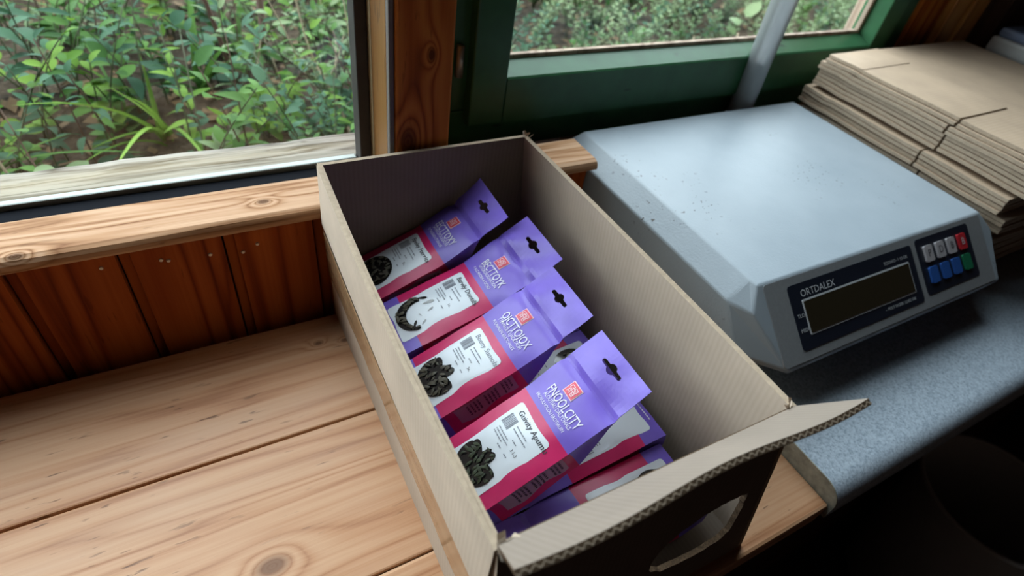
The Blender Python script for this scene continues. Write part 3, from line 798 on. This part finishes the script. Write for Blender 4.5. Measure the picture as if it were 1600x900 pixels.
pouch('back pouch against the rear carton wall with curled-up header and round black window', .3965, .1745, .1000, 22, 31, 44, W=.0615, seed=11, brand='EECTTOXY', sub1='LAVANCEFOULEATAS', sub2='O TVALEIAD-UTSIRAUIE', title='Bpeley Fterrits', weight='5e.', window='full', wv=.031, curl=.004, twist=-.006)
pouch('second pouch from the back wall with a thin crescent window in its white label', .3300, .1920, .1000, 19, 31, 33, seed=22, brand='BECTTOYK', sub1='LAVOROROOVATION', sub2='P ALICHNOEH A OITAU', title='Barvily Dontils', weight='1e.', window='ring', wv=.028)
pouch('third pouch from the back wall with brown dried herbs behind a jagged window', .2615, .1787, .1000, 25, 31, 33, seed=33, brand='OJCTTOJOX', sub1='PTEVALCE E LJACKTAUH', sub2='PULAHALEN XRATOVALES', title='Boeny Sumols', weight='3e.', window='jag', wv=.0325, faded=1)
pouch('front pouch nearest the standing flap with dark green leaves behind its jagged window', .1818, .1763, .1000, 29, 34, 35, seed=44, W=.0625, brand='FNOOLCITY', sub1='ALOUTIAU DALTOHALS', sub2='PROVULHOLOU EROTIAUIN', title='Guivity Apumu', weight='3.1-3', window='jag', wv=.0310, herbmat='dried_herb_green')
G = 'purple and pink tea pouches in the carton'
for lab, yc, xe, zb, th, sd, win in (
        ('lower-layer pouch lying head-down under the front flap with black window beside its purple foot', .1185, .2795, .044, -4, 61, 'star'),
        ('lower-layer pouch lying head-down beneath the front pouch with its purple foot showing', .1815, .2825, .0475, -8, 62, 'none'),
        ('lower-layer pouch glimpsed in the gap between the third pouch and the front pouch', .2455, .2790, .0475, -8, 63, 'star'),
        ('lower-layer pouch mostly hidden beneath the second and third pouches', .3095, .2790, .0465, -8, 64, 'star'),
        ('lower-layer pouch mostly hidden beneath the back pouch beside the rear wall', .3745, .2760, .0455, -8, 65, 'star')):
    pouch(lab, yc, xe - VB * math.cos(R(th)), zb, th, th - 2, th - 4, psi=180, W=.0625, T=.030, seed=sd, window=win)

# ================================================================== weighing scale
SC = thing('weighing_scale', 'grey enamelled electronic counter scale with dark display and coloured keys on the worktop', 'scale', (.606, .34, .02))
def sco(o): return off(o, SC)
loops = [
    (.060, [(.397, .510), (.815, .510), (.813, .194), (.787, .1565), (.437, .1565), (.400, .194)]),
    (.0725, [(.391, .513), (.821, .513), (.821, .190), (.797, .153), (.427, .153), (.393, .190)]),
    (.112, [(.391, .513), (.821, .513), (.819, .222), (.809, .1978), (.403, .1978), (.392, .222)]),
    (.128, [(.4165, .5075), (.7955, .5075), (.7955, .2260), (.7950, .2160), (.4170, .2160), (.4165, .2260)])]
bm = bmesh.new(); LV = [[bm.verts.new((x, y, z)) for x, y in lp] for z, lp in loops]
for a, c in zip(LV, LV[1:]):
    for k in range(6): k2 = (k + 1) % 6; bm.faces.new((a[k], a[k2], c[k2], c[k]))
bm.faces.new(LV[-1]); bm.faces.new(LV[0][::-1]); bmesh.ops.recalc_face_normals(bm, faces=bm.faces)
bmesh.ops.dissolve_limit(bm, angle_limit=R(1.2), verts=bm.verts, edges=bm.edges)
bmesh.ops.bevel(bm, geom=[e for e in bm.edges if e.calc_face_angle(0) > R(8)], offset=.0022, segments=3, affect='EDGES', profile=.6)
sco(mkbm('housing', bm, 'scale_enamel'))
sco(box('base_pan', .44, .775, .22, .485, .030, .0605, 'dark_steel', bev=.003))
for x in (.455, .76):
    for y in (.235, .47):
        bm = bmesh.new(); bmesh.ops.create_cone(bm, cap_ends=True, segments=20, radius1=.011, radius2=.009, depth=.0105); bmesh.ops.translate(bm, verts=bm.verts, vec=(x, y, .02525)); sco(mkbm('foot', bm, 'black_rubber'))
PO = Vector((.4175, .216, .128)); PT = Vector((0, -.063, -.0555)).normalized(); PX = Vector((1, 0, 0)); PN = PT.cross(PX).normalized()
if PN.z < 0: PN = -PN
def pp(s, t, h=0): return PO + PX * s + PT * t + PN * h
def plate(name, outline, h0, h1, mat, parent=None):
    n = len(outline); V = [pp(s, t, h1) for s, t in outline] + [pp(s, t, h0) for s, t in outline]
    fs = [tuple(range(n))] + [(i, i + n, (i + 1) % n + n, (i + 1) % n) for i in range(n)]
    o = mk(name, V, fs, mat)
    me = o.data; bmm = bmesh.new(); bmm.from_mesh(me); bmesh.ops.recalc_face_normals(bmm, faces=bmm.faces); bmm.to_mesh(me); bmm.free()
    if parent is None: sco(o)
    else: o.parent = parent
    return o
sco_face = plate('front_fascia', rrect(.005, .372, .002, .0815, .004), -.001, .0006, 'scale_panel_grey')
bez = plate('display_bezel', rrect(.0335, .2300, .010, .0725, .004), 0, .0012, 'panel_navy')
plate('display_outline', rrect(.0480, .2190, .0262, .0600, .001, 2), .0010, .0016, 'panel_print', bez)
plate('display_window', rrect(.0496, .2174, .0278, .0584, .0008, 2), .0012, .0021, 'display_glass', bez)
kp = plate('keypad', rrect(.2390, .3425, .0070, .0688, .004), 0, .0012, 'panel_navy')
def ptext(name, body, size, s, t, mat, parent, h=.0018, align='LEFT'):
    v, f = text_geo(body, size, align); o = mk(name, [pp(s + a, t - b_, h) for a, b_ in v], f, mat)
    o.parent = parent
ptext('brand_print', 'ORTDALEX', .0098, .048, .0205, 'panel_print', bez)
ptext('panel_print', 'TOOWO- 1 10-OK', .0050, .178, .0205, 'panel_print', bez)
ptext('panel_print', 'TLOA', .0052, .0365, .0400, 'panel_print', bez)
ptext('panel_print', 'MIDR', .0052, .0365, .0540, 'panel_print', bez)
ptext('panel_print', '-  POLT WORK  LURE ON', .0046, .162, .0655, 'panel_print', bez)
for r_, (t, mats, chars) in enumerate(((.0252, ('key_white', 'key_white', 'key_white', 'key_red'), 'PDBB'), (.0490, ('key_blue', 'key_blue', 'key_blue', 'key_green'), '    '))):
    for i, s in enumerate((.2566, .2790, .3008, .3228)):
        key = plate('key', rrect(s - .0073, s + .0073, t - .0090, t + .0090, .002), .0008, .0032, mats[i], kp)
        if chars[i] != ' ': ptext('key_letter', chars[i], .0115, s, t, 'panel_print' if i == 3 else 'key_print', kp, .0036, 'CENTER')

# ================================================================== grey pipe leaning by the window
p0, p1 = Vector((.7135, .530, .0962)), Vector((.6960, .5215, .50))
tb_ = thing('grey_pipe', 'pale grey translucent plastic pipe standing behind the scale by the green window', 'pipe', p0)
V, Fc = tube_geo([(0, 0, 0), p1 - p0, (p1 - p0) * 2.6], .0165, 28); mk('pipe_wall', V, Fc, 'translucent_pipe', tb_, smooth=True)
V, Fc = tube_geo([(0, 0, 0), (0, 0, .012)], .0185, 28); mk('collar', V, Fc, 'translucent_pipe', tb_, smooth=True)

# ================================================================== stack of flattened cartons
def flat_carton(label, x0, y0, z, L_, D_, slot_y, rot, top):
    ca = thing('flattened_carton', label, 'cardboard', (x0, y0, z), 'stack of flattened cartons beside the scale', rotz=R(rot))
    # local: x to the right (depth L_), y towards the window (length D_)
    t = .0042
    M = ['stack_card', 'card_edge']; sx = .115
    rr = random.Random(int(z * 9999) + 1)
    cy = slot_y + .145
    for lay, zz in ((0, 0), (1, t + .0012)):
        nm = ('under' if lay == 0 else 'top')
        sag = lambda a, c: .0007 * math.sin(3 * a + z * 90) + .0006 * math.sin(5 * c + z * 70)
        j = rr.uniform(-.003, .003)
        g = .0016
        for name, ya, yb_ in (('end_flap', 0, slot_y - g), ('middle_panel', slot_y + g, cy - .0001), ('end_flap', cy + .0001, D_)):
            slab(name, (j, ya, zz), (sx, ya, zz), (sx, yb_, zz), (j, yb_, zz), t, M, ca, 6, 6, sag)
        slab('large_panel', (sx + .001, 0, zz), (L_, 0, zz), (L_, D_, zz), (sx + .001, D_, zz), t, M, ca, 8, 8, sag)
    return ca
NZ = 15; z = .0215; rr = random.Random(21)
UP = ['topmost flattened carton of the stack beside the scale with a dark slot between its flaps', 'second flattened carton from the top of the stack', 'third flattened carton from the top of the stack', 'fourth flattened carton from the top of the stack',
      'fifth flattened carton down, jutting towards the scale below the top bundle', 'sixth flattened carton down, under the jutting one', 'seventh flattened carton from the top of the stack', 'eighth flattened carton from the top of the stack']
for i in range(NZ):
    kk = NZ - 1 - i
    if kk < 4: dx, dy, rot = .826 + rr.uniform(-.003, .003) - .0035 * (kk > 0), .195 + rr.uniform(-.004, .004), rr.uniform(-.5, .5)
    elif kk < 6: dx, dy, rot = .8155 + rr.uniform(-.002, .002), .205, rr.uniform(-.5, .5)
    else: dx, dy, rot = .824 + rr.uniform(-.004, .006) + .0015 * (kk - 6), .20 + rr.uniform(-.006, .006), rr.uniform(-.8, .8)
    lab = UP[kk] if kk < len(UP) else ('lowest flattened carton of the stack resting on the worktop' if kk == NZ - 1 else '%s flattened carton up from the worktop in the stack' % ('', 'second', 'third', 'fourth', 'fifth', 'sixth', 'seventh')[NZ - 1 - kk])
    h = .0098
    flat_carton(lab, dx, dy, z, .355, .315 if kk < 4 else .31, .115, rot, kk == 0)
    z += h + .0016 + (.0035 if kk in (4, 6) else 0)

# ================================================================== things at the right edge
cr = thing('storage_crate', 'blue-grey plastic crate with pale rim at the far right behind the flattened cartons', 'crate', (1.36, .40, .02))
box('crate_body', -.12, .14, -.08, .09, 0, .165, 'crate_blue', cr, .006); box('crate_rim', -.126, .146, -.086, .096, .165, .19, 'crate_grey', cr, .005); box('crate_lid', -.122, .142, -.082, .092, .1902, .205, 'crate_blue', cr, .005)
bn = thing('white_bin', 'dim white plastic tub standing on the dark floor below the worktop', 'bin', (1.13, -.02, -.76))
bm = bmesh.new(); bmesh.ops.create_cone(bm, cap_ends=False, segments=36, radius1=.10, radius2=.13, depth=.34); bmesh.ops.translate(bm, verts=bm.verts, vec=(0, 0, .17)); bm.faces.new([v for v in bm.verts if v.co.z < .01])
mkbm('tub', bm, 'bin_white', bn, True)
V, Fc = tube_geo([(.13 * math.cos(a), .13 * math.sin(a), .34) for a in [2 * math.pi * i / 36 for i in range(37)]], .005, 8); mk('rim', V, Fc, 'bin_white', bn, smooth=True)

# ================================================================== garden
def gz(x, y): return -.13 + .10 * (y - .6) + .03 * math.sin(x * 3.1 + 1) * math.sin(y * 2.3) + .012 * math.sin(x * 11) * math.sin(y * 9)
NX, NY = 70, 50; V = []; Fc = []
for j in range(NY + 1):
    for i in range(NX + 1):
        x = -3 + 8 * i / NX; y = .60 + 5 * (j / NY) ** 1.3; V.append((x, y, gz(x, y) if y > .62 else -.2))
for j in range(NY):
    for i in range(NX): Fc.append((j * (NX + 1) + i, j * (NX + 1) + i + 1, (j + 1) * (NX + 1) + i + 1, (j + 1) * (NX + 1) + i))
gr = mk('ground', V, Fc, 'garden_soil', smooth=True); gr['kind'] = 'structure'

def leaf_mesh(name, mat, L_, W_, fold=.25, droop=.35, shape='lance', n=6):
    V = []; Fc = []
    for i in range(n + 1):
        t = i / n
        if shape == 'lance': w_ = math.sin(math.pi * t ** .75) ** .9
        elif shape == 'round': w_ = math.sin(math.pi * t ** .9) ** .55
        else: w_ = (1 - t) ** .6 * min(1, t * 8 + .35)
        w_ *= W_ / 2; x = L_ * t; zc = -droop * L_ * t * t
        V += [(x, -w_, zc + w_ * fold), (x, 0, zc), (x, w_, zc + w_ * fold)]
    for i in range(n):
        b0 = i * 3; Fc += [(b0, b0 + 3, b0 + 4, b0 + 1), (b0 + 1, b0 + 4, b0 + 5, b0 + 2)]
    me = bpy.data.meshes.new(name); me.from_pydata(V, [], Fc); me.materials.append(MAT[mat]); me.polygons.foreach_set('use_smooth', [True] * len(Fc)); return me
LM = {}
for mt in ('leaf_mid', 'leaf_blue', 'leaf_lime', 'leaf_pale', 'leaf_dry'):
    LM[mt, 'lance'] = [leaf_mesh('leaf', mt, 1, .34, .3, .2), leaf_mesh('leaf', mt, 1, .40, .2, .45)]
    LM[mt, 'round'] = [leaf_mesh('leaf', mt, 1, .72, .15, .12, 'round'), leaf_mesh('leaf', mt, 1, .62, .25, .25, 'round')]
    LM[mt, 'blade'] = [leaf_mesh('leaf', mt, 1, .075, .6, .55, 'blade', 9), leaf_mesh('leaf', mt, 1, .06, .6, .9, 'blade', 9)]
def place_leaf(parent, me, p, yaw, pitch, size, roll=0, name='leaf'):
    o = bpy.data.objects.new(name, me); COL.objects.link(o); o.parent = parent; o.location = p
    o.rotation_euler = (Matrix.Rotation(yaw, 3, 'Z') @ Matrix.Rotation(-pitch, 3, 'Y') @ Matrix.Rotation(roll, 3, 'X')).to_euler(); o.scale = (size, size, size); return o
rg = random.Random(99)
def shoot_path(h, lean, yaw, n=6):
    return [Vector((math.cos(yaw) * lean * (i / n) ** 1.6, math.sin(yaw) * lean * (i / n) ** 1.6, h * i / n)) for i in range(n + 1)]
def shoot_plant(name, label, group, x, y, h, mat, shape, size, nl, nst=1, spread=.5, stem='stem_green'):
    pl = thing(name, label, 'plant', (x, y, gz(x, y) - .005), group, rotz=rg.uniform(0, 6.28))
    V, Fc = [], []; count = 0
    for s in range(nst):
        hh = h * rg.uniform(.75, 1.1); path = shoot_path(hh, hh * rg.uniform(.1, spread), rg.uniform(0, 6.28)); o_ = Vector((rg.uniform(-.02, .02), rg.uniform(-.02, .02), 0)) * (nst > 1)
        path = [p + o_ for p in path]; tube_geo(path, .0016, 5, V, Fc, r2=.0008)
        per = nl // nst
        for i in range(per):
            t = .12 + .88 * i / max(1, per - 1); f = t * 6; i0 = min(5, int(f)); p = lerp(path[i0], path[i0 + 1], f - i0)
            yw = i * (math.pi / 2 if i % 2 else math.pi * .5) + (math.pi if i % 2 else 0) + rg.uniform(-.4, .4)
            place_leaf(pl, rg.choice(LM[mat, shape]), p, yw, rg.uniform(-.1, .45) + .5 * t * t, size * rg.uniform(.7, 1.15) * (1 - .35 * t), rg.uniform(-.4, .4))
    mk('stem', V, Fc, stem, pl, smooth=True); return pl
def blade_clump(label, group, x, y, L_, nl, mat):
    pl = thing('grass_clump', label, 'grass', (x, y, gz(x, y) - .004), group, rotz=rg.uniform(0, 6.28))
    for i in range(nl):
        place_leaf(pl, rg.choice(LM[mat, 'blade']), (rg.uniform(-.015, .015), rg.uniform(-.015, .015), 0), rg.uniform(0, 6.28), rg.uniform(.7, 1.4), L_ * rg.uniform(.6, 1.1), rg.uniform(-.5, .5), 'blade')
    return pl
def twig(label, group, pts, r, mat, forks=()):
    p0 = Vector(pts[0]); tw = thing('dry_twig', label, 'twig', p0, group)
    sm = []
    P = [Vector(p) - p0 for p in pts]
    for i in range(len(P) - 1):
        for k in range(4):
            t = k / 4; a = P[max(0, i - 1)]; b_ = P[i]; c = P[i + 1]; d_ = P[min(len(P) - 1, i + 2)]
            sm.append(.5 * ((2 * b_) + (c - a) * t + (2 * a - 5 * b_ + 4 * c - d_) * t * t + (3 * b_ - a - 3 * c + d_) * t ** 3))
    sm.append(P[-1]); V, Fc = tube_geo(sm, r, 6, r2=r * .45); mk('branch', V, Fc, mat, tw, smooth=True)
    for f in forks:
        q = [Vector(p) - p0 for p in f]; V, Fc = tube_geo(q, r * .7, 5, r2=r * .3); mk('branch', V, Fc, mat, tw, smooth=True)
    return tw
# --- plants seen through the left window
GL = 'leafy plants outside the left window'; GRP = 'fine-leaved plants outside the windows'; GG = 'grass clumps outside the left window'; GT = 'dry twigs outside the left window'
# big leafy plants close to the sill
near = [(-.33, .78, .16, 'leaf_blue', 'lance', .062, 16, 'blue-green leafy plant rising at the far left edge of the left window'),
        (-.13, .74, .13, 'leaf_pale', 'round', .050, 14, 'pale broad-leaved plant just beyond the outer sill near the window left end'),
        (-.235, .70, .11, 'leaf_mid', 'lance', .055, 12, 'low green plant against the weathered outer sill at the left'),
        (.005, .80, .10, 'leaf_pale', 'round', .044, 14, 'pale rounded seedling beyond the middle of the weathered sill'),
        (.075, .86, .10, 'leaf_lime', 'round', .046, 22, 'bright lime clover-leaved plant in the middle of the left window'),
        (.13, .92, .11, 'leaf_lime', 'round', .044, 22, 'lime clover-leaved plant behind the middle of the left window'),
        (-.06, 1.05, .20, 'leaf_blue', 'lance', .070, 18, 'tall blue-green plant with long leaves behind the lime clover'),
        (-.20, 1.15, .22, 'leaf_blue', 'lance', .068, 20, 'tall blue-green leafy plant at the left rear of the left window'),
        (-.36, 1.05, .24, 'leaf_blue', 'lance', .066, 20, 'tall leafy plant at the upper left corner of the left window')]
for x, y, h, mt, sh, sz, nl, lab in near: shoot_plant('leafy_plant', lab, GL, x, y, h, mt, sh, sz, nl, nst=2 if nl > 15 else 1)
def where(x, y):
    k_ = x / y
    row = 'front' if y < 1.0 else 'middle' if y < 1.35 else 'back'
    if k_ < .31: return '%s row of the bed, %s the left window' % (row, 'left third of' if k_ < -.05 else 'centre of' if k_ < .14 else 'right third of')
    return '%s row of the bed, %s the green window' % (row, 'left part of' if k_ < .9 else 'middle of' if k_ < 1.35 else 'right part of')
CN = {'leaf_mid': 'mid-green', 'leaf_blue': 'blue-green', 'leaf_lime': 'lime-green', 'leaf_pale': 'pale sage'}
k = 0
for j in range(13):
    for i in range(14):
        y = .80 + j * .085 + rg.uniform(-.04, .04); x = -.56 + i * .062 * (1 + .05 * j) + rg.uniform(-.03, .03)
        if x > .22 + .28 * (y - .6): continue
        if -.11 < x < -.03 and y < .93: continue
        mt = rg.choice(('leaf_mid', 'leaf_mid', 'leaf_blue', 'leaf_blue', 'leaf_lime', 'leaf_pale'))
        sh_ = rg.choice(('lance', 'lance', 'lance', 'round')); shoot_plant('leafy_plant', '%s %s-leaved plant, %s' % (CN[mt], 'narrow' if sh_ == 'lance' else 'round', where(x, y)), 'green leafy plants in the bed', x, y, rg.uniform(.10, .24), mt, sh_, rg.uniform(.032, .050), rg.randint(16, 22), nst=2, spread=.8, stem=rg.choice(('stem_green', 'stem_red', 'stem_green')))
for x, y, L_, nl, lab in ((-.17, .80, .17, 9, 'strap-leaved grass clump left of the bare soil patch'), (-.04, .98, .20, 9, 'yellowish grass clump behind the bare soil patch'), (-.28, .92, .20, 8, 'grass clump at the left edge of the left window'),
                          (.03, 1.12, .24, 9, 'long-bladed grass clump in the middle rear of the bed'), (-.30, .68, .15, 7, 'short grass clump against the weathered sill at the left'), (.12, 1.25, .24, 8, 'grass clump by the reddish stems'), (-.15, 1.35, .25, 8, 'grass clump at the top left of the left window view')):
    blade_clump(lab, GG, x, y, L_, nl, 'leaf_lime' if 'yellow' in lab else 'leaf_mid')
# fine feathery foliage to the right of the left window and behind the green window
def feather_plant(label, x, y, h, mat, ns, group):
    pl = thing('feathery_plant', label, 'plant', (x, y, gz(x, y) - .005), group, rotz=rg.uniform(0, 6.28)); V, Fc, SV, SF = [], [], [], []
    for s in range(ns):
        hh = h * rg.uniform(.6, 1.15); path = shoot_path(hh, hh * rg.uniform(.25, .9), rg.uniform(0, 6.28)); tube_geo(path, .0013, 4, SV, SF, r2=.0006)
        for i in range(26):
            t = .15 + .85 * i / 25; f = t * 6; i0 = min(5, int(f)); p = lerp(path[i0], path[i0 + 1], f - i0); yw = i * 2.4 + rg.uniform(-.3, .3); pt = rg.uniform(.1, .8); ln = rg.uniform(.016, .028) * (1.1 - .5 * t); wd = ln * .28
            dx = Vector((math.cos(yw) * math.cos(pt), math.sin(yw) * math.cos(pt), math.sin(pt))); sd = Vector((-math.sin(yw), math.cos(yw), rg.uniform(-.3, .3))); b0 = len(V)
            V += [p, p + dx * ln * .5 + sd * wd, p + dx * ln, p + dx * ln * .5 - sd * wd]; Fc.append((b0, b0 + 1, b0 + 2, b0 + 3))
    mk('foliage', V, Fc, mat, pl, kind='stuff'); mk('stem', SV, SF, 'stem_green', pl)
for j in range(10):
    for i in range(25):
        y = .74 + j * .13 + rg.uniform(-.04, .04); x = .16 + .26 * (y - .6) + i * .095 + rg.uniform(-.04, .04)
        if x > 1.85 * y or x > 2.3: continue
        mt = rg.choice(('leaf_mid', 'leaf_pale', 'leaf_blue', 'leaf_pale', 'leaf_pale')); feather_plant('%s feathery plant, %s' % (CN[mt], where(x, y)), x, y, rg.uniform(.10, .22), mt, 7, GRP)
# a few broad leaves and dead leaves behind the green window
for x, y, h, mt, sh, sz, nl, lab in ((.98, .82, .20, 'leaf_dry', 'lance', .085, 9, 'dead brown leaves hanging behind the pipe in the green window'), (1.05, .92, .22, 'leaf_pale', 'round', .060, 12, 'pale broad-leaved plant right of the pipe behind the green window'),
        (1.28, .86, .16, 'leaf_lime', 'round', .050, 14, 'yellow-green plant at the right end of the green window view'), (1.18, .80, .12, 'leaf_dry', 'lance', .050, 12, 'low brown dead plant at the foot of the green window view'), (.88, .95, .25, 'leaf_pale', 'round', .055, 12, 'pale plant left of the pipe behind the green window')):
    shoot_plant('leafy_plant', lab, 'plants outside the green window', x, y, h, mt, sh, sz, nl)
# dry twigs and reddish stems
def g(x, y, dz): return (x, y, gz(x, y) + dz)
for lab, pts, r_, mt, fk in (
    ('pale curved twig standing at the right of the left window', [g(.30, .88, 0), g(.295, .89, .08), g(.315, .93, .17), g(.33, .98, .28)], .0026, 'stem_tan', ()),
    ('long pale twig leaning left beside the feathery plants', [g(.235, .86, 0), g(.22, .92, .06), g(.20, .98, .11), g(.19, 1.02, .20)], .0026, 'stem_tan', ([g(.22, .92, .06), g(.24, .97, .14)],)),
    ('thin pale twig right of the lime clover', [g(.26, .93, 0), g(.262, .95, .10), g(.258, .99, .22)], .0018, 'stem_tan', ()),
    ('forked tan stem under the reddish stems', [g(.115, .99, 0), g(.118, 1.02, .07), g(.14, 1.06, .12)], .0026, 'stem_tan', ([g(.16, .98, 0), g(.145, 1.03, .09), g(.14, 1.06, .12)],)),
    ('thick reddish brown stem at the top of the left window', [g(.14, 1.06, .10), g(.15, 1.10, .20), g(.15, 1.16, .34), g(.13, 1.22, .5)], .0065, 'stem_red', ([g(.15, 1.10, .20), g(.12, 1.14, .33)],)),
    ('second reddish brown stem leaning left at the top of the left window', [g(.09, 1.12, 0), g(.07, 1.15, .14), g(.03, 1.2, .32)], .0055, 'stem_red', ()),
    ('tan twig slanting among the leaves at the left', [g(-.20, .80, 0), g(-.215, .83, .06), g(-.235, .86, .13)], .0028, 'stem_tan', ()),
    ('upright tan stick at the top left of the view', [g(.0, 1.40, .05), g(.0, 1.41, .2), g(.005, 1.42, .4)], .0045, 'stem_tan', ()),
    ('pale twig bent low over the feathery plants', [g(.34, .96, .02), g(.37, 1.02, .12), g(.44, 1.08, .18)], .0016, 'stem_tan', ()),
    ('tan stalk left of the grey pipe behind the green window', [g(.93, .84, 0), g(.94, .86, .1), g(.97, .90, .2)], .0028, 'stem_tan', ()),
    ('tan stalk crossing behind the grey pipe', [g(1.03, .80, 0), g(1.05, .84, .1), g(1.10, .90, .2)], .0032, 'stem_tan', ([g(1.05, .84, .1), g(1.03, .88, .2)],)),
    ('thin stalk slanting across the middle of the green window', [g(.82, .90, .1), g(.90, .95, .12), g(.99, 1.0, .13)], .0015, 'stem_tan', ())):
    twig(lab, GT if 'green window' not in lab and 'pipe' not in lab else 'dry twigs outside the green window', pts, r_, mt, fk)
for q in range(14):
    x = rg.uniform(.14, .50); y = rg.uniform(.86, 1.3); h = rg.uniform(.12, .26); a = rg.uniform(-.09, .09); c_ = rg.uniform(-.05, .05)
    twig('thin pale dry twig, ' + where(x, y), 'thin pale twigs among the feathery plants', [g(x, y, 0), g(x + a * .3 + c_ * .4, y + .02, h * .4), g(x + a * .7, y + .03, h * .75), g(x + a, y + .05, h)], rg.uniform(.0012, .0022), 'stem_tan')
# leaf litter
V, Fc = [], []
for q in range(1500):
    x = rg.uniform(-.6, 1.8); y = rg.uniform(.70, 1.7); p = Vector((x, y, gz(x, y) + rg.uniform(.001, .012))); ln = rg.uniform(.015, .04); a = rg.uniform(0, 6.28); d_ = Vector((math.cos(a), math.sin(a), rg.uniform(-.3, .4))) * ln; s_ = Vector((-math.sin(a), math.cos(a), rg.uniform(-.4, .4))) * ln * .3; b0 = len(V)
    V += [p, p + d_ * .5 + s_, p + d_, p + d_ * .5 - s_]; Fc.append((b0, b0 + 1, b0 + 2, b0 + 3))
ll = mk('leaf_litter', V, Fc, 'leaf_dry', kind='stuff'); tag(ll, 'brown dead leaves scattered over the soil outside', 'leaf litter')
# outside board behind the right end of the green window
ob_ = box('outdoor_post', -.045, .045, -.03, .03, -.15, .9, 'outside_board_wood', None, .004); ob_.location = (1.235, .70, 0); tag(ob_, 'weathered brown timber post outside the right end of the green window', 'post')
